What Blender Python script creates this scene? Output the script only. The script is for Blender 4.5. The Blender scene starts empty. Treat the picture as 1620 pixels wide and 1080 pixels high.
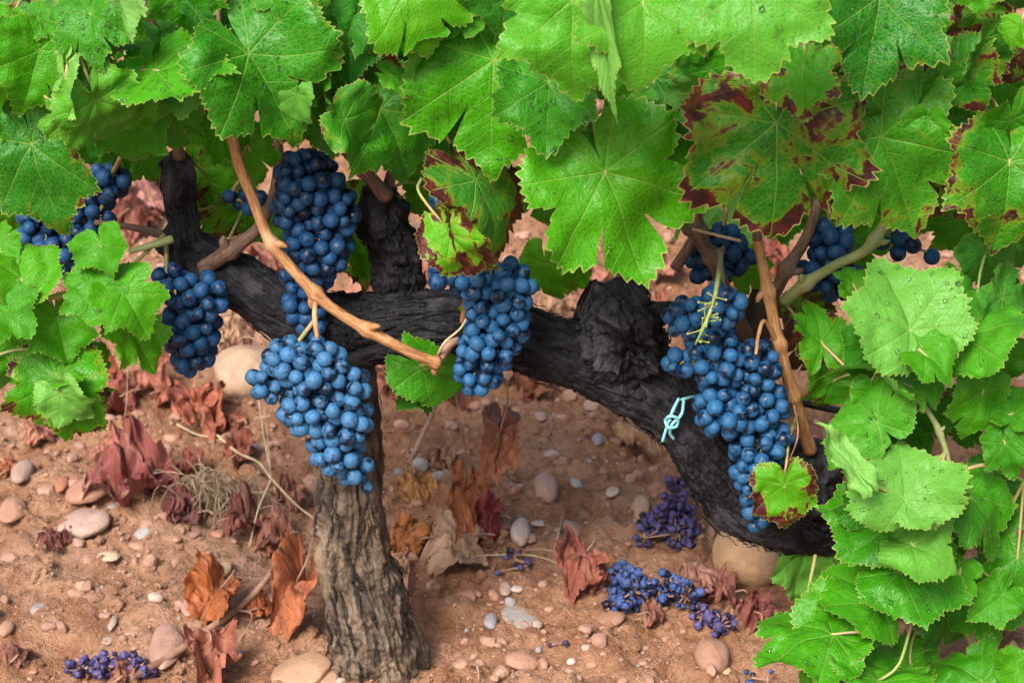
import bpy, bmesh, math, random
import numpy as np
from mathutils import Vector, Matrix

S = bpy.context.scene
COL = S.collection
R = math.radians
random.seed(7)
RNG = np.random.default_rng(7)

# ------------------------------------------------------------------ camera, sky, sun, exposure
CAM_D, CAM_H, PITCH, LENS = 1.80, 1.19, R(25.0), 77.0
cam = bpy.data.cameras.new("camera")
cam.lens = LENS; cam.sensor_width = 36.0; cam.clip_start = 0.05; cam.clip_end = 500
cam.dof.use_dof = True; cam.dof.focus_distance = 1.86; cam.dof.aperture_fstop = 12.0
camo = bpy.data.objects.new("camera", cam); COL.objects.link(camo)
camo.location = (0, -CAM_D, CAM_H); camo.rotation_euler = (math.pi/2 - PITCH, 0, 0)
S.camera = camo

SUN_EL, SUN_AZ = R(47), R(206)          # azimuth clockwise from +Y
w = bpy.data.worlds.new("World"); S.world = w; w.use_nodes = True
nt = w.node_tree; bg = nt.nodes["Background"]
sky = nt.nodes.new("ShaderNodeTexSky"); sky.sky_type = 'NISHITA'; sky.sun_disc = False
sky.sun_elevation = SUN_EL; sky.sun_rotation = SUN_AZ
sky.air_density = 1.0; sky.dust_density = 6.0; sky.ozone_density = 1.0
nt.links.new(sky.outputs[0], bg.inputs[0]); bg.inputs[1].default_value = 0.100
sun = bpy.data.lights.new("sun", 'SUN'); sun.energy = 2.9; sun.angle = R(22); sun.color = (1.0, 0.96, 0.90)
suno = bpy.data.objects.new("sun", sun); COL.objects.link(suno)
sd = Vector((math.sin(SUN_AZ)*math.cos(SUN_EL), math.cos(SUN_AZ)*math.cos(SUN_EL), math.sin(SUN_EL)))
suno.rotation_euler = (-sd).to_track_quat('-Z', 'Y').to_euler()
suno.location = sd*6
S.view_settings.view_transform = 'Standard'; S.view_settings.look = 'None'
S.view_settings.exposure = 1.0; S.view_settings.gamma = 1.0
S.render.engine = 'CYCLES'
S.cycles.use_denoising = True
S.cycles.max_bounces = 8; S.cycles.transparent_max_bounces = 4
S.cycles.sample_clamp_indirect = 6.0

# ------------------------------------------------------------------ maths helpers
CAMV = np.array(camo.location)
cp, sp = math.cos(PITCH), math.sin(PITCH)
def ray(px, py):
    x = (px-810)/1620*36.0; y = -(py-540)/1620*36.0
    d = np.array([x, LENS*cp + y*sp, -LENS*sp + y*cp])
    return d/np.linalg.norm(d)
def P(px, py, Y=0.0):
    d = ray(px, py); return CAMV + d*((Y-CAMV[1])/d[1])
def mpp(p):                                   # metres per photo pixel at a point
    f = np.array([0, cp, -sp]); return np.dot(p-CAMV, f)*36.0/LENS/1620
def ground_z(x, y): ...
def perlin(p, seed=0):
    p = np.asarray(p, float); i = np.floor(p).astype(np.int64); f = p-i
    u = f*f*f*(f*(f*6-15)+10)
    def h(ix, iy, iz):
        n = (ix*374761393 + iy*668265263 + iz*2147483647 + seed*974634777) & 0x7fffffff
        n = ((n ^ (n >> 13))*1274126177) & 0x7fffffff
        return n ^ (n >> 16)
    out = 0
    for dx in (0, 1):
        for dy in (0, 1):
            for dz in (0, 1):
                hh = h(i[..., 0]+dx, i[..., 1]+dy, i[..., 2]+dz)
                gx = ((hh & 255)/127.5-1); gy = (((hh >> 8) & 255)/127.5-1); gz = (((hh >> 16) & 255)/127.5-1)
                d = gx*(f[..., 0]-dx) + gy*(f[..., 1]-dy) + gz*(f[..., 2]-dz)
                wx = u[..., 0] if dx else 1-u[..., 0]; wy = u[..., 1] if dy else 1-u[..., 1]; wz = u[..., 2] if dz else 1-u[..., 2]
                out = out + d*wx*wy*wz
    return out
def fbm(p, oct=3, seed=0, gain=0.5):
    p = np.asarray(p, float); a, o = 1.0, 0
    for k in range(oct):
        o = o + a*perlin(p*(2**k), seed+k*17); a *= gain
    return o
def catmull(pts, n):
    pts = np.asarray(pts, float)
    if len(pts) < 3:
        t = np.linspace(0, 1, n)[:, None]; return pts[0]*(1-t) + pts[-1]*t
    q = np.vstack([2*pts[0]-pts[1], pts, 2*pts[-1]-pts[-2]])
    seg = np.linalg.norm(np.diff(pts[:, :3], axis=0), axis=1); cum = np.concatenate([[0], np.cumsum(seg)])
    out = []
    for s in np.linspace(0, cum[-1], n):
        k = min(np.searchsorted(cum, s, side='right')-1, len(pts)-2); t = (s-cum[k])/max(seg[k], 1e-9)
        a, b, c, d = q[k], q[k+1], q[k+2], q[k+3]
        out.append(0.5*((2*b) + (-a+c)*t + (2*a-5*b+4*c-d)*t*t + (-a+3*b-3*c+d)*t**3))
    return np.array(out)

# ------------------------------------------------------------------ mesh + object helpers
def mesh(name, V, F, attrs=None, mat=None, smooth=True):
    """V (n,3); F list of int arrays each (m,k) of k-gons; attrs {name:(n,3)}"""
    me = bpy.data.meshes.new(name)
    V = np.asarray(V, np.float32); me.vertices.add(len(V)); me.vertices.foreach_set('co', V.ravel())
    if isinstance(F, np.ndarray): F = [F]
    F = [np.asarray(f, np.int32) for f in F if len(f)]
    loops = np.concatenate([f.ravel() for f in F]); tot = np.concatenate([np.full(len(f), f.shape[1], np.int32) for f in F])
    st = np.concatenate([[0], np.cumsum(tot)[:-1]]).astype(np.int32)
    me.loops.add(len(loops)); me.loops.foreach_set('vertex_index', loops)
    me.polygons.add(len(tot)); me.polygons.foreach_set('loop_start', st)
    me.polygons.foreach_set('use_smooth', np.full(len(tot), smooth))
    for k, a in (attrs or {}).items():
        at = me.attributes.new(k, 'FLOAT_VECTOR', 'POINT'); at.data.foreach_set('vector', np.asarray(a, np.float32).ravel())
    me.update(calc_edges=True)
    if mat: me.materials.append(mat)
    return me
def obj(name, me, parent=None, loc=(0, 0, 0), rot=None):
    o = bpy.data.objects.new(name, me); COL.objects.link(o)
    if parent is not None: o.parent = parent
    if rot is not None: o.matrix_basis = Matrix.Translation(Vector(loc)) @ rot.to_4x4()
    else: o.location = loc
    return o
def tag(o, label, cat, group=None, kind=None):
    if label: o['label'] = label
    if cat: o['category'] = cat
    if group: o['group'] = group
    if kind: o['kind'] = kind
    return o
def empty(name, loc, label, cat, group=None):
    o = bpy.data.objects.new(name, None); COL.objects.link(o); o.location = loc; o.empty_display_size = 0.05
    return tag(o, label, cat, group)
class MB:
    """collects tubes and sheets into one mesh"""
    def __init__(s): s.V, s.F, s.A, s.n = [], {}, {}, 0
    def add(s, V, F, attrs=None):
        V = np.asarray(V, float)
        for f in (F if isinstance(F, list) else [F]):
            if len(f): s.F.setdefault(f.shape[1], []).append(np.asarray(f)+s.n)
        for k, a in (attrs or {}).items(): s.A.setdefault(k, []).append(a)
        s.V.append(V); s.n += len(V)
    def tube(s, pts, rad, seg=8, n=None, disp=None, caps=True, attrs=None):
        V, F = tube(pts, rad, seg, n, disp, caps); s.add(V, F, {k: np.tile(v, (len(V), 1)) for k, v in (attrs or {}).items()})
    def mesh(s, name, mat, origin=(0, 0, 0), smooth=True):
        return mesh(name, np.vstack(s.V)-np.asarray(origin), [np.vstack(v) for v in s.F.values()], {k: np.vstack(v) for k, v in s.A.items()}, mat, smooth)
def frames(c):
    T = np.gradient(c, axis=0); T /= np.linalg.norm(T, axis=1)[:, None]+1e-12
    up = np.array([0, -1.0, 0.05]) if abs(T[0][1]) < .9 else np.array([1.0, 0, 0])
    N = np.zeros_like(T); a = up-np.dot(up, T[0])*T[0]; N[0] = a/np.linalg.norm(a)
    for i in range(1, len(T)):
        a = N[i-1]-np.dot(N[i-1], T[i])*T[i]; N[i] = a/np.linalg.norm(a)
    return T, N, np.cross(T, N)
def tube(pts, rad, seg=8, n=None, disp=None, caps=True):
    pts = np.asarray(pts, float); rad = np.broadcast_to(np.asarray(rad, float), (len(pts),))
    n = n or max(4, len(pts)*5)
    c4 = catmull(np.hstack([pts, rad[:, None]]), n); c, r = c4[:, :3], np.maximum(c4[:, 3], 1e-5)
    T, N, B = frames(c)
    th = np.linspace(0, 2*np.pi, seg, endpoint=False)
    rr = np.repeat(r[:, None], seg, 1)
    L = np.concatenate([[0], np.cumsum(np.linalg.norm(np.diff(c, axis=0), axis=1))])
    if disp is not None: rr = disp(rr, th[None, :].repeat(n, 0), L[:, None].repeat(seg, 1))
    V = c[:, None, :] + rr[..., None]*(np.cos(th)[None, :, None]*N[:, None, :] + np.sin(th)[None, :, None]*B[:, None, :])
    V = V.reshape(-1, 3)
    i = np.arange(n-1)[:, None]*seg; j = np.arange(seg)[None, :]; j2 = (j+1) % seg
    F = [np.stack([i+j, i+j2, i+seg+j2, i+seg+j], -1).reshape(-1, 4)]
    if caps:
        V = np.vstack([V, c[0]-T[0]*r[0]*.3, c[-1]+T[-1]*r[-1]*.3]); a, b = n*seg, n*seg+1; jj = np.arange(seg); k = (n-1)*seg
        F.append(np.concatenate([np.stack([np.full(seg, a), (jj+1) % seg, jj], -1), np.stack([np.full(seg, b), k+jj, k+(jj+1) % seg], -1)]))
    return V, F

# ------------------------------------------------------------------ materials
class NT:
    def __init__(s, name):
        s.m = bpy.data.materials.new(name); s.m.use_nodes = True; s.t = s.m.node_tree
        s.p = s.t.nodes["Principled BSDF"]; s.out = s.t.nodes["Material Output"]
    def n(s, typ, inp=None, **kw):
        nd = s.t.nodes.new(typ)
        for k, v in kw.items(): setattr(nd, k, v)
        for k, v in (inp or {}).items(): s.set(nd.inputs[k], v)
        return nd
    def set(s, sock, v):
        if isinstance(v, bpy.types.NodeSocket): s.t.links.new(v, sock)
        else:
            if sock.type == 'RGBA' and len(v) == 3: v = (*v, 1)
            sock.default_value = v
    def math(s, op, a, b=0.0, c=None, clamp=False):
        nd = s.n("ShaderNodeMath", operation=op, use_clamp=clamp); s.set(nd.inputs[0], a); s.set(nd.inputs[1], b)
        if c is not None: s.set(nd.inputs[2], c)
        return nd.outputs[0]
    def mix(s, f, a, b, blend='MIX'):
        nd = s.n("ShaderNodeMix", data_type='RGBA', blend_type=blend); s.set(nd.inputs[0], f); s.set(nd.inputs[6], a); s.set(nd.inputs[7], b)
        return nd.outputs[2]
    def step(s, v, a, b, o0=0.0, o1=1.0):
        nd = s.n("ShaderNodeMapRange", interpolation_type='SMOOTHSTEP'); s.set(nd.inputs[0], v)
        for k, x in ((1, a), (2, b), (3, o0), (4, o1)): s.set(nd.inputs[k], x)
        return nd.outputs[0]
    def noise(s, vec, scale, detail=3.0, rough=.55, out=0, dist=0.0):
        nd = s.n("ShaderNodeTexNoise", {'Scale': scale, 'Detail': detail, 'Roughness': rough, 'Distortion': dist}); s.set(nd.inputs['Vector'], vec)
        return nd.outputs[out]
    def attr(s, name):
        nd = s.n("ShaderNodeAttribute", attribute_name=name); sp_ = s.n("ShaderNodeSeparateXYZ", {0: nd.outputs['Vector']})
        return nd.outputs['Vector'], sp_.outputs
    def bump(s, h, strength, dist, normal=None):
        nd = s.n("ShaderNodeBump", {'Strength': strength, 'Distance': dist, 'Height': h})
        if normal is not None: s.set(nd.inputs['Normal'], normal)
        return nd.outputs[0]
    def fin(s, **kw):
        for k, v in kw.items(): s.set(s.p.inputs[k.replace('_', ' ')], v)
        return s.m

def mat_leaf():
    k = NT("vine_leaf"); uv, u = k.attr("flat"); vv, v = k.attr("vein"); tt, t = k.attr("tint")
    s_, t_, e_ = v; red, yel, pale = t
    wv = k.math('MULTIPLY_ADD', s_, -0.008, 0.0125)
    m1 = k.math('SUBTRACT', 1.0, k.step(t_, k.math('MULTIPLY', wv, .3), wv))
    ph = k.math('DIVIDE', k.math('SUBTRACT', s_, k.math('MULTIPLY', t_, 0.8)), 0.135)
    fr = k.math('FRACT', ph); dd = k.math('MULTIPLY', k.math('MINIMUM', fr, k.math('SUBTRACT', 1.0, fr)), 0.135)
    m2 = k.math('SUBTRACT', 1.0, k.step(dd, 0.002, 0.0085))
    vor = k.n("ShaderNodeTexVoronoi", {'Vector': uv, 'Scale': 22.0}, feature='DISTANCE_TO_EDGE').outputs['Distance']
    m3 = k.math('SUBTRACT', 1.0, k.step(vor, 0.0, 0.12))
    nz = k.noise(uv, 2.3, 3, .6); nf = k.noise(uv, 7.0, 4, .65); nm = k.noise(uv, 30, 2, .5)
    g1 = k.mix(k.step(nf, .36, .66), (0.006, 0.150, 0.001), (0.024, 0.275, 0.001))
    g1 = k.mix(k.step(yel, .0, .30, .62, 0.0), g1, (0.007, 0.105, 0.010))
    g2 = k.mix(yel, g1, (0.105, 0.375, 0.001))
    g3 = k.mix(k.math('MULTIPLY', k.step(nf, .40, .75), .30), g2, (0.006, 0.085, 0.003))
    g4 = k.mix(pale, g3, (0.19, 0.44, 0.09))
    col = k.mix(k.math('MULTIPLY', m3, .24), g4, (0.20, 0.36, 0.06))
    col = k.mix(k.math('MULTIPLY', m2, .08), col, (0.22, 0.40, 0.07))
    col = k.mix(k.math('MULTIPLY', m1, .29), col, (0.34, 0.50, 0.10))
    # red / wine coloured autumn areas creeping in from the margin
    q = k.math('ADD', k.math('MULTIPLY', k.math('POWER', e_, 2.0), .30), k.math('MULTIPLY', k.noise(uv, 2.7, 5, .62, dist=.4), 1.40))
    q = k.math('SUBTRACT', q, k.math('MULTIPLY', m1, .12))
    th = k.math('MULTIPLY_ADD', red, -0.60, 1.30)
    yh = k.step(q, k.math('SUBTRACT', th, .14), th)
    rh = k.step(q, k.math('SUBTRACT', th, .03), k.math('ADD', th, .03))
    redc = k.mix(k.step(nf, .40, .64), (0.034, 0.006, 0.010), (0.105, 0.015, 0.015))
    redc = k.mix(k.step(k.noise(uv, 4.0, 2, .5), .56, .72), redc, (0.13, 0.045, 0.016))
    gate = k.step(red, 0.02, 0.1)
    col = k.mix(k.math('MULTIPLY', k.math('MULTIPLY', yh, .45), gate), col, (0.27, 0.29, 0.020))
    col = k.mix(k.math('MULTIPLY', rh, gate), col, redc)
    sp2 = k.step(k.noise(uv, 16, 2, .5), .72, .76)
    col = k.mix(k.math('MULTIPLY', sp2, .75), col, (0.10, 0.045, 0.02))
    col = k.mix(k.math('MULTIPLY', k.step(e_, .972, .99), .55), col, (0.40, 0.42, 0.11))
    back = k.n("ShaderNodeNewGeometry").outputs['Backfacing']
    bcol = k.mix(0.62, col, (0.16, 0.36, 0.085))
    basec = k.mix(back, col, bcol)
    # water beads
    vd = k.n("ShaderNodeTexVoronoi", {'Vector': uv, 'Scale': 17.0, 'Randomness': 1.0})
    csep = k.n("ShaderNodeSeparateColor", {0: vd.outputs['Color']})
    rad = k.math('MULTIPLY_ADD', csep.outputs[1], .17, .07)
    on = k.math('MULTIPLY', k.math('LESS_THAN', csep.outputs[0], .15), k.math('GREATER_THAN', k.noise(uv, 2.0, 1, .5), .47))
    dome = k.math('MULTIPLY', k.math('SQRT', k.math('SUBTRACT', 1.0, k.math('MINIMUM', k.math('POWER', k.math('DIVIDE', vd.outputs['Distance'], rad), 2.0), 1.0))), on)
    hgt = k.math('ADD', k.math('MULTIPLY', m1, -.5), k.math('ADD', k.math('MULTIPLY', m2, -.35), k.math('MULTIPLY', k.step(vor, 0, .5), .35)))
    hgt = k.math('ADD', hgt, k.math('MULTIPLY', nm, .3))
    b1 = k.bump(hgt, .60, .0015)
    b2 = k.bump(dome, 1.0, .0018, b1)
    drop = k.step(dome, 0.0, .1)
    rough = k.math('MULTIPLY_ADD', nz, .32, .24); rough = k.math('ADD', rough, k.math('MULTIPLY', back, .2))
    rough = k.mix(drop, rough, (0.06, .06, .06))
    k.fin(Base_Color=basec, Roughness=rough, Normal=b2, Specular_IOR_Level=.24)
    tr = k.n("ShaderNodeBsdfTranslucent", {'Color': k.mix(.5, col, (0.12, 0.44, 0.001))})
    mx = k.n("ShaderNodeMixShader", {0: k.math('SUBTRACT', .28, k.math('MULTIPLY', rh, .15)), 1: k.p.outputs[0], 2: tr.outputs[0]})
    k.t.links.new(mx.outputs[0], k.out.inputs[0]); return k.m
def mat_dry():
    k = NT("dry_leaf"); uv, u = k.attr("flat"); vv, v = k.attr("vein"); tt, t = k.attr("tone"); s_, t_, e_ = v
    m1 = k.math('SUBTRACT', 1.0, k.step(t_, .004, .014))
    ph = k.math('DIVIDE', k.math('SUBTRACT', s_, k.math('MULTIPLY', t_, 0.8)), 0.135)
    fr = k.math('FRACT', ph); dd = k.math('MULTIPLY', k.math('MINIMUM', fr, k.math('SUBTRACT', 1.0, fr)), 0.135)
    m2 = k.math('SUBTRACT', 1.0, k.step(dd, 0.002, 0.01))
    n1 = k.noise(uv, 3.2, 4, .6); n2 = k.noise(uv, 14, 4, .6)
    c = k.mix(k.step(n1, .35, .68), k.mix(.5, tt, (0.06, .018, .010)), tt)
    c = k.mix(k.math('MULTIPLY', k.step(n2, .52, .75), .45), c, k.mix(.5, tt, (0.42, .27, .17)))
    c = k.mix(k.math('MULTIPLY', m1, .5), c, (0.36, .2, .11)); c = k.mix(k.math('MULTIPLY', m2, .25), c, (0.30, .16, .09))
    b = k.bump(k.math('ADD', k.math('MULTIPLY', m2, -.5), k.noise(uv, 24, 4, .6)), .6, .003)
    k.fin(Base_Color=c, Roughness=.55, Normal=b, Specular_IOR_Level=.4)
    tr = k.n("ShaderNodeBsdfTranslucent", {'Color': c})
    mx = k.n("ShaderNodeMixShader", {0: .18, 1: k.p.outputs[0], 2: tr.outputs[0]})
    k.t.links.new(mx.outputs[0], k.out.inputs[0]); return k.m
def mat_grape(name, bloom, skin, amount):
    k = NT(name); tc = k.n("ShaderNodeTexCoord"); oi = k.n("ShaderNodeObjectInfo")
    off = k.n("ShaderNodeVectorMath", {0: tc.outputs['Object'], 1: (1, 1, 1)}, operation='ADD')
    sc = k.n("ShaderNodeVectorMath", {0: oi.outputs['Random'], 1: (37.0, 11.0, 23.0)}, operation='MULTIPLY')
    rv = k.n("ShaderNodeCombineXYZ", {0: oi.outputs['Random']})
    sc = k.n("ShaderNodeVectorMath", {0: oi.outputs['Random'], 1: (3.7, 1.1, 2.3)}, operation='MULTIPLY')
    k.t.links.new(sc.outputs[0], off.inputs[1]); v = off.outputs[0]
    n1 = k.noise(v, 95, 4, .62, dist=.4); n2 = k.noise(v, 420, 4, .65); n3 = k.noise(v, 900, 2, .5)
    f = k.step(n1, k.math('MULTIPLY_ADD', oi.outputs['Random'], .20, .36-amount*.22), k.math('MULTIPLY_ADD', oi.outputs['Random'], .20, .50-amount*.22))
    f = k.math('MULTIPLY', f, k.step(n2, .28, .52, .30, 1.0))
    bl = k.mix(k.step(n3, .35, .7), bloom, tuple(min(1, c*1.35) for c in bloom))
    bl = k.mix(k.math('MULTIPLY', oi.outputs['Random'], .5), bl, tuple(c*.55 for c in bloom))
    c = k.mix(f, skin, bl)
    o = k.n("ShaderNodeSeparateXYZ", {0: tc.outputs['Object']})
    rr = k.math('SQRT', k.math('ADD', k.math('POWER', o.outputs[0], 2.0), k.math('POWER', o.outputs[1], 2.0)))
    dot = k.math('MULTIPLY', k.math('LESS_THAN', rr, .0009), k.math('LESS_THAN', o.outputs[2], 0.0))
    c = k.mix(dot, c, (0.10, 0.07, 0.05))
    k.fin(Base_Color=c, Roughness=k.math('MULTIPLY_ADD', f, .30, .32), Specular_IOR_Level=.32,
          Normal=k.bump(n2, .12, .0006))
    return k.m
def mat_bark(name, dark, mid, light, moss=None, bs=.9, freq=130, rough=.48):
    k = NT(name); tc = k.n("ShaderNodeTexCoord"); a, v = k.attr("bark")      # bark = (around, along, height)
    av = k.n("ShaderNodeVectorMath", {0: a, 1: (1.0, .13, 0.0)}, operation='MULTIPLY').outputs[0]
    n1 = k.noise(av, freq, 6, .68, dist=.6); n2 = k.noise(tc.outputs['Object'], 26, 4, .6); n3 = k.noise(tc.outputs['Object'], 240, 4, .6)
    c = k.mix(k.step(n1, .36, .66), dark, mid)
    c = k.mix(k.math('MULTIPLY', k.step(n2, .5, .72), .6), c, light)
    c = k.mix(k.math('MULTIPLY', k.step(n1, .62, .74), .55), c, light)
    c = k.mix(k.step(v[2], -.55, .1, .75, 0.0), c, dark)
    c = k.mix(k.math('MULTIPLY', k.step(v[2], .30, .75), .5), c, light)  # ridge tops painted lighter as highlights, low bark darkened above
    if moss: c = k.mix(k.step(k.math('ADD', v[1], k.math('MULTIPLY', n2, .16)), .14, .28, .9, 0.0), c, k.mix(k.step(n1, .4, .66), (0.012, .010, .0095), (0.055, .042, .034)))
    if moss: c = k.mix(k.math('MULTIPLY', k.step(k.noise(tc.outputs['Object'], 14, 4, .6), .52, .68), .7), c, moss)
    h = k.math('ADD', k.math('MULTIPLY', n1, 1.0), k.math('MULTIPLY', n3, .35))
    k.fin(Base_Color=c, Roughness=k.math('MULTIPLY_ADD', n2, .4, rough-.08), Normal=k.bump(h, bs, .006), Specular_IOR_Level=.28)
    return k.m
def mat_wood(name, a, b, scale=60, rough=.5):
    k = NT(name); tc = k.n("ShaderNodeTexCoord"); n1 = k.noise(tc.outputs['Object'], scale, 5, .62); n2 = k.noise(tc.outputs['Object'], scale*9, 3, .6)
    c = k.mix(k.step(n1, .34, .68), a, b); c = k.mix(k.math('MULTIPLY', k.step(n2, .5, .75), .4), c, tuple(x*.45 for x in a))
    k.fin(Base_Color=c, Roughness=rough, Normal=k.bump(n2, .4, .0008)); return k.m
def mat_soil():
    k = NT("red_soil"); p = k.n("ShaderNodeNewGeometry").outputs['Position']
    n1 = k.noise(p, 3.2, 4, .6); n2 = k.noise(p, 22, 5, .65); n3 = k.noise(p, 120, 5, .7); n4 = k.noise(p, 520, 3, .6)
    c = k.mix(k.step(n2, .34, .66), (0.310, 0.138, 0.070), (0.480, 0.258, 0.150))
    c = k.mix(k.math('MULTIPLY', k.step(n1, .45, .68), .55), c, (0.50, 0.315, 0.220))
    c = k.mix(k.math('MULTIPLY', k.step(n3, .52, .74), .45), c, (0.52, 0.36, 0.265))
    c = k.mix(k.math('MULTIPLY', k.step(n3, .50, .32), .55), c, (0.130, 0.060, 0.036))  # crevice shade painted in: low spots of the bump noise go dark
    gv = k.n("ShaderNodeTexVoronoi", {'Vector': p, 'Scale': 210.0}); gs = k.n("ShaderNodeSeparateColor", {0: gv.outputs['Color']})
    grit = k.math('MULTIPLY', k.math('LESS_THAN', gs.outputs[0], .09), k.math('LESS_THAN', gv.outputs['Distance'], .33))
    c = k.mix(k.math('MULTIPLY', grit, .7), c, k.mix(gs.outputs[1], (0.42, .33, .28), (0.22, .20, .20)))
    b = k.bump(k.math('ADD', k.math('MULTIPLY', n3, 1.0), k.math('MULTIPLY', n4, .5)), 1.0, .010)
    b = k.bump(grit, .6, .002, b)
    k.fin(Base_Color=c, Roughness=.9, Specular_IOR_Level=.2, Normal=b); return k.m
def mat_stone():
    k = NT("stone"); tc = k.n("ShaderNodeTexCoord"); p = k.n("ShaderNodeNewGeometry").outputs['Position']; tt, t = k.attr("tone")
    n1 = k.noise(p, 34, 5, .6, dist=.5); n2 = k.noise(p, 300, 4, .6); n3 = k.noise(p, 75, 3, .6)
    c = k.mix(k.step(n1, .35, .7), k.mix(.4, tt, (0.20, .10, .07)), tt)
    c = k.mix(k.math('MULTIPLY', k.step(n2, .5, .78), .35), c, k.mix(.5, tt, (.1, .07, .06)))
    nz = k.n("ShaderNodeSeparateXYZ", {0: k.n("ShaderNodeNewGeometry").outputs['Normal']})
    c = k.mix(k.math('MULTIPLY', k.step(n3, .50, .66), .40), c, (0.27, .140, .088))      # clinging soil
    k.fin(Base_Color=c, Roughness=.72, Normal=k.bump(k.math('ADD', n2, n3), .4, .003)); return k.m
def mat_plain(name, c, rough=.5, spec=.5, var=.25, scale=80):
    k = NT(name); tc = k.n("ShaderNodeTexCoord"); n = k.noise(tc.outputs['Object'], scale, 4, .6)
    k.fin(Base_Color=k.mix(k.step(n, .3, .7), tuple(x*(1-var) for x in c), tuple(min(1, x*(1+var)) for x in c)), Roughness=rough, Specular_IOR_Level=spec,
          Normal=k.bump(n, .25, .001)); return k.m
M_LEAF, M_DRY = mat_leaf(), mat_dry()
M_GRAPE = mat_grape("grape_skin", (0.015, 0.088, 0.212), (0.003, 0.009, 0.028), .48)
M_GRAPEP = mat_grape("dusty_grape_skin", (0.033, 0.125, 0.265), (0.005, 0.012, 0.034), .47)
M_GRAPED = mat_grape("navy_grape_skin", (0.008, 0.053, 0.145), (0.002, 0.007, 0.024), .52)  # darker skin copy; puts some shade of the rear bunches into colour
M_RAISIN = mat_grape("dried_grape_skin", (0.075, 0.065, 0.185), (0.018, 0.008, 0.026), .35)
M_RAISINB = mat_grape("blue_dried_grape_skin", (0.045, 0.085, 0.24), (0.008, 0.007, 0.022), .4)
M_ARM = mat_bark("black_bark", (0.004, 0.004, 0.0052), (0.0125, 0.0115, 0.0150), (0.062, 0.059, 0.076))
M_TRUNK = mat_bark("grey_bark", (0.050, 0.036, 0.027), (0.165, 0.118, 0.082), (0.27, 0.205, 0.150), (0.22, 0.155, 0.095))
M_CANE = mat_bark("tan_cane", (0.25, 0.105, 0.042), (0.47, 0.255, 0.115), (0.60, 0.42, 0.25), None, .25, 420, .30)
M_CANEB = mat_bark("brown_cane", (0.075, 0.042, 0.030), (0.19, 0.115, 0.082), (0.32, 0.23, 0.18), None, .35, 380, .45)
M_CANEG = mat_wood("green_cane", (0.20, 0.26, 0.085), (0.34, 0.36, 0.16), 30, .45)
M_PET = mat_wood("petiole", (0.24, 0.33, 0.08), (0.36, 0.22, 0.12), 18, .45)
M_RACHIS = mat_wood("rachis", (0.17, 0.19, 0.045), (0.30, 0.20, 0.09), 60, .5)
M_STRAW = mat_wood("straw", (0.34, 0.24, 0.13), (0.55, 0.43, 0.27), 40, .6)
M_TUFT = mat_wood("dead_grass", (0.17, 0.115, 0.07), (0.34, 0.25, 0.16), 40, .7)
M_TWIG = mat_wood("dry_twig", (0.20, 0.10, 0.065), (0.36, 0.21, 0.14), 50, .65)
M_SOIL, M_STONE = mat_soil(), mat_stone()
M_TWINE = mat_plain("blue_twine", (0.24, 0.62, 0.68), .55, .4, .15, 300)
M_HOSE = mat_plain("black_hose", (0.012, 0.012, 0.013), .4)

# ------------------------------------------------------------------ the ground
def ground_z(x, y):
    x = np.asarray(x, float); y = np.asarray(y, float); z0 = np.zeros_like(x)
    q = np.stack([x, y, z0], -1)
    near = np.clip((9-np.hypot(x, y))/3, 0, 1)
    h = .020*perlin(q*2.3+3.1, 5) + .020*fbm(q*7.5, 3, 11)
    cl = fbm(q*24+9, 4, 21, .6); h = h + .019*np.maximum(cl, -.22) + .010*np.clip(.22-np.abs(perlin(q*13+4, 23)), 0, 1)*0
    h = h + .0060*np.maximum(fbm(q*48+2, 3, 29, .7), -.12) + .0100*np.abs(perlin(q*62, 31)) + .0036*perlin(q*140, 33)
    h = h + .05*np.clip((y-.55)/1.2, 0, 1)**1.5                      # slight ridge between the rows
    return h*near - .004
def G(px, py):
    d = ray(px, py); z = 0.0
    for _ in range(4):
        p = CAMV + d*((z-CAMV[2])/d[2]); z = float(ground_z(p[0], p[1]))
    return p
def axis(lo, hi, step, far, grow=1.22):
    a = list(np.arange(lo, hi, step)); s = step
    while a[-1] < far: s *= grow; a.append(a[-1]+s)
    s = step
    while a[0] > -far: s *= grow; a.insert(0, a[0]-s)
    return np.array(a)
gx, gy = axis(-.95, .95, .0042, 200), axis(-.45, 2.6, .0052, 200)
X, Y = np.meshgrid(gx, gy); GV = np.stack([X, Y, ground_z(X, Y)], -1).reshape(-1, 3)
nx, ny = len(gx), len(gy); i = (np.arange(ny-1)[:, None]*nx + np.arange(nx-1)[None, :]).ravel()
g = obj("ground", mesh("ground", GV, np.stack([i, i+1, i+nx+1, i+nx], -1), None, M_SOIL)); tag(g, "bare reddish brown vineyard soil", "soil", None, 'structure')

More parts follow.
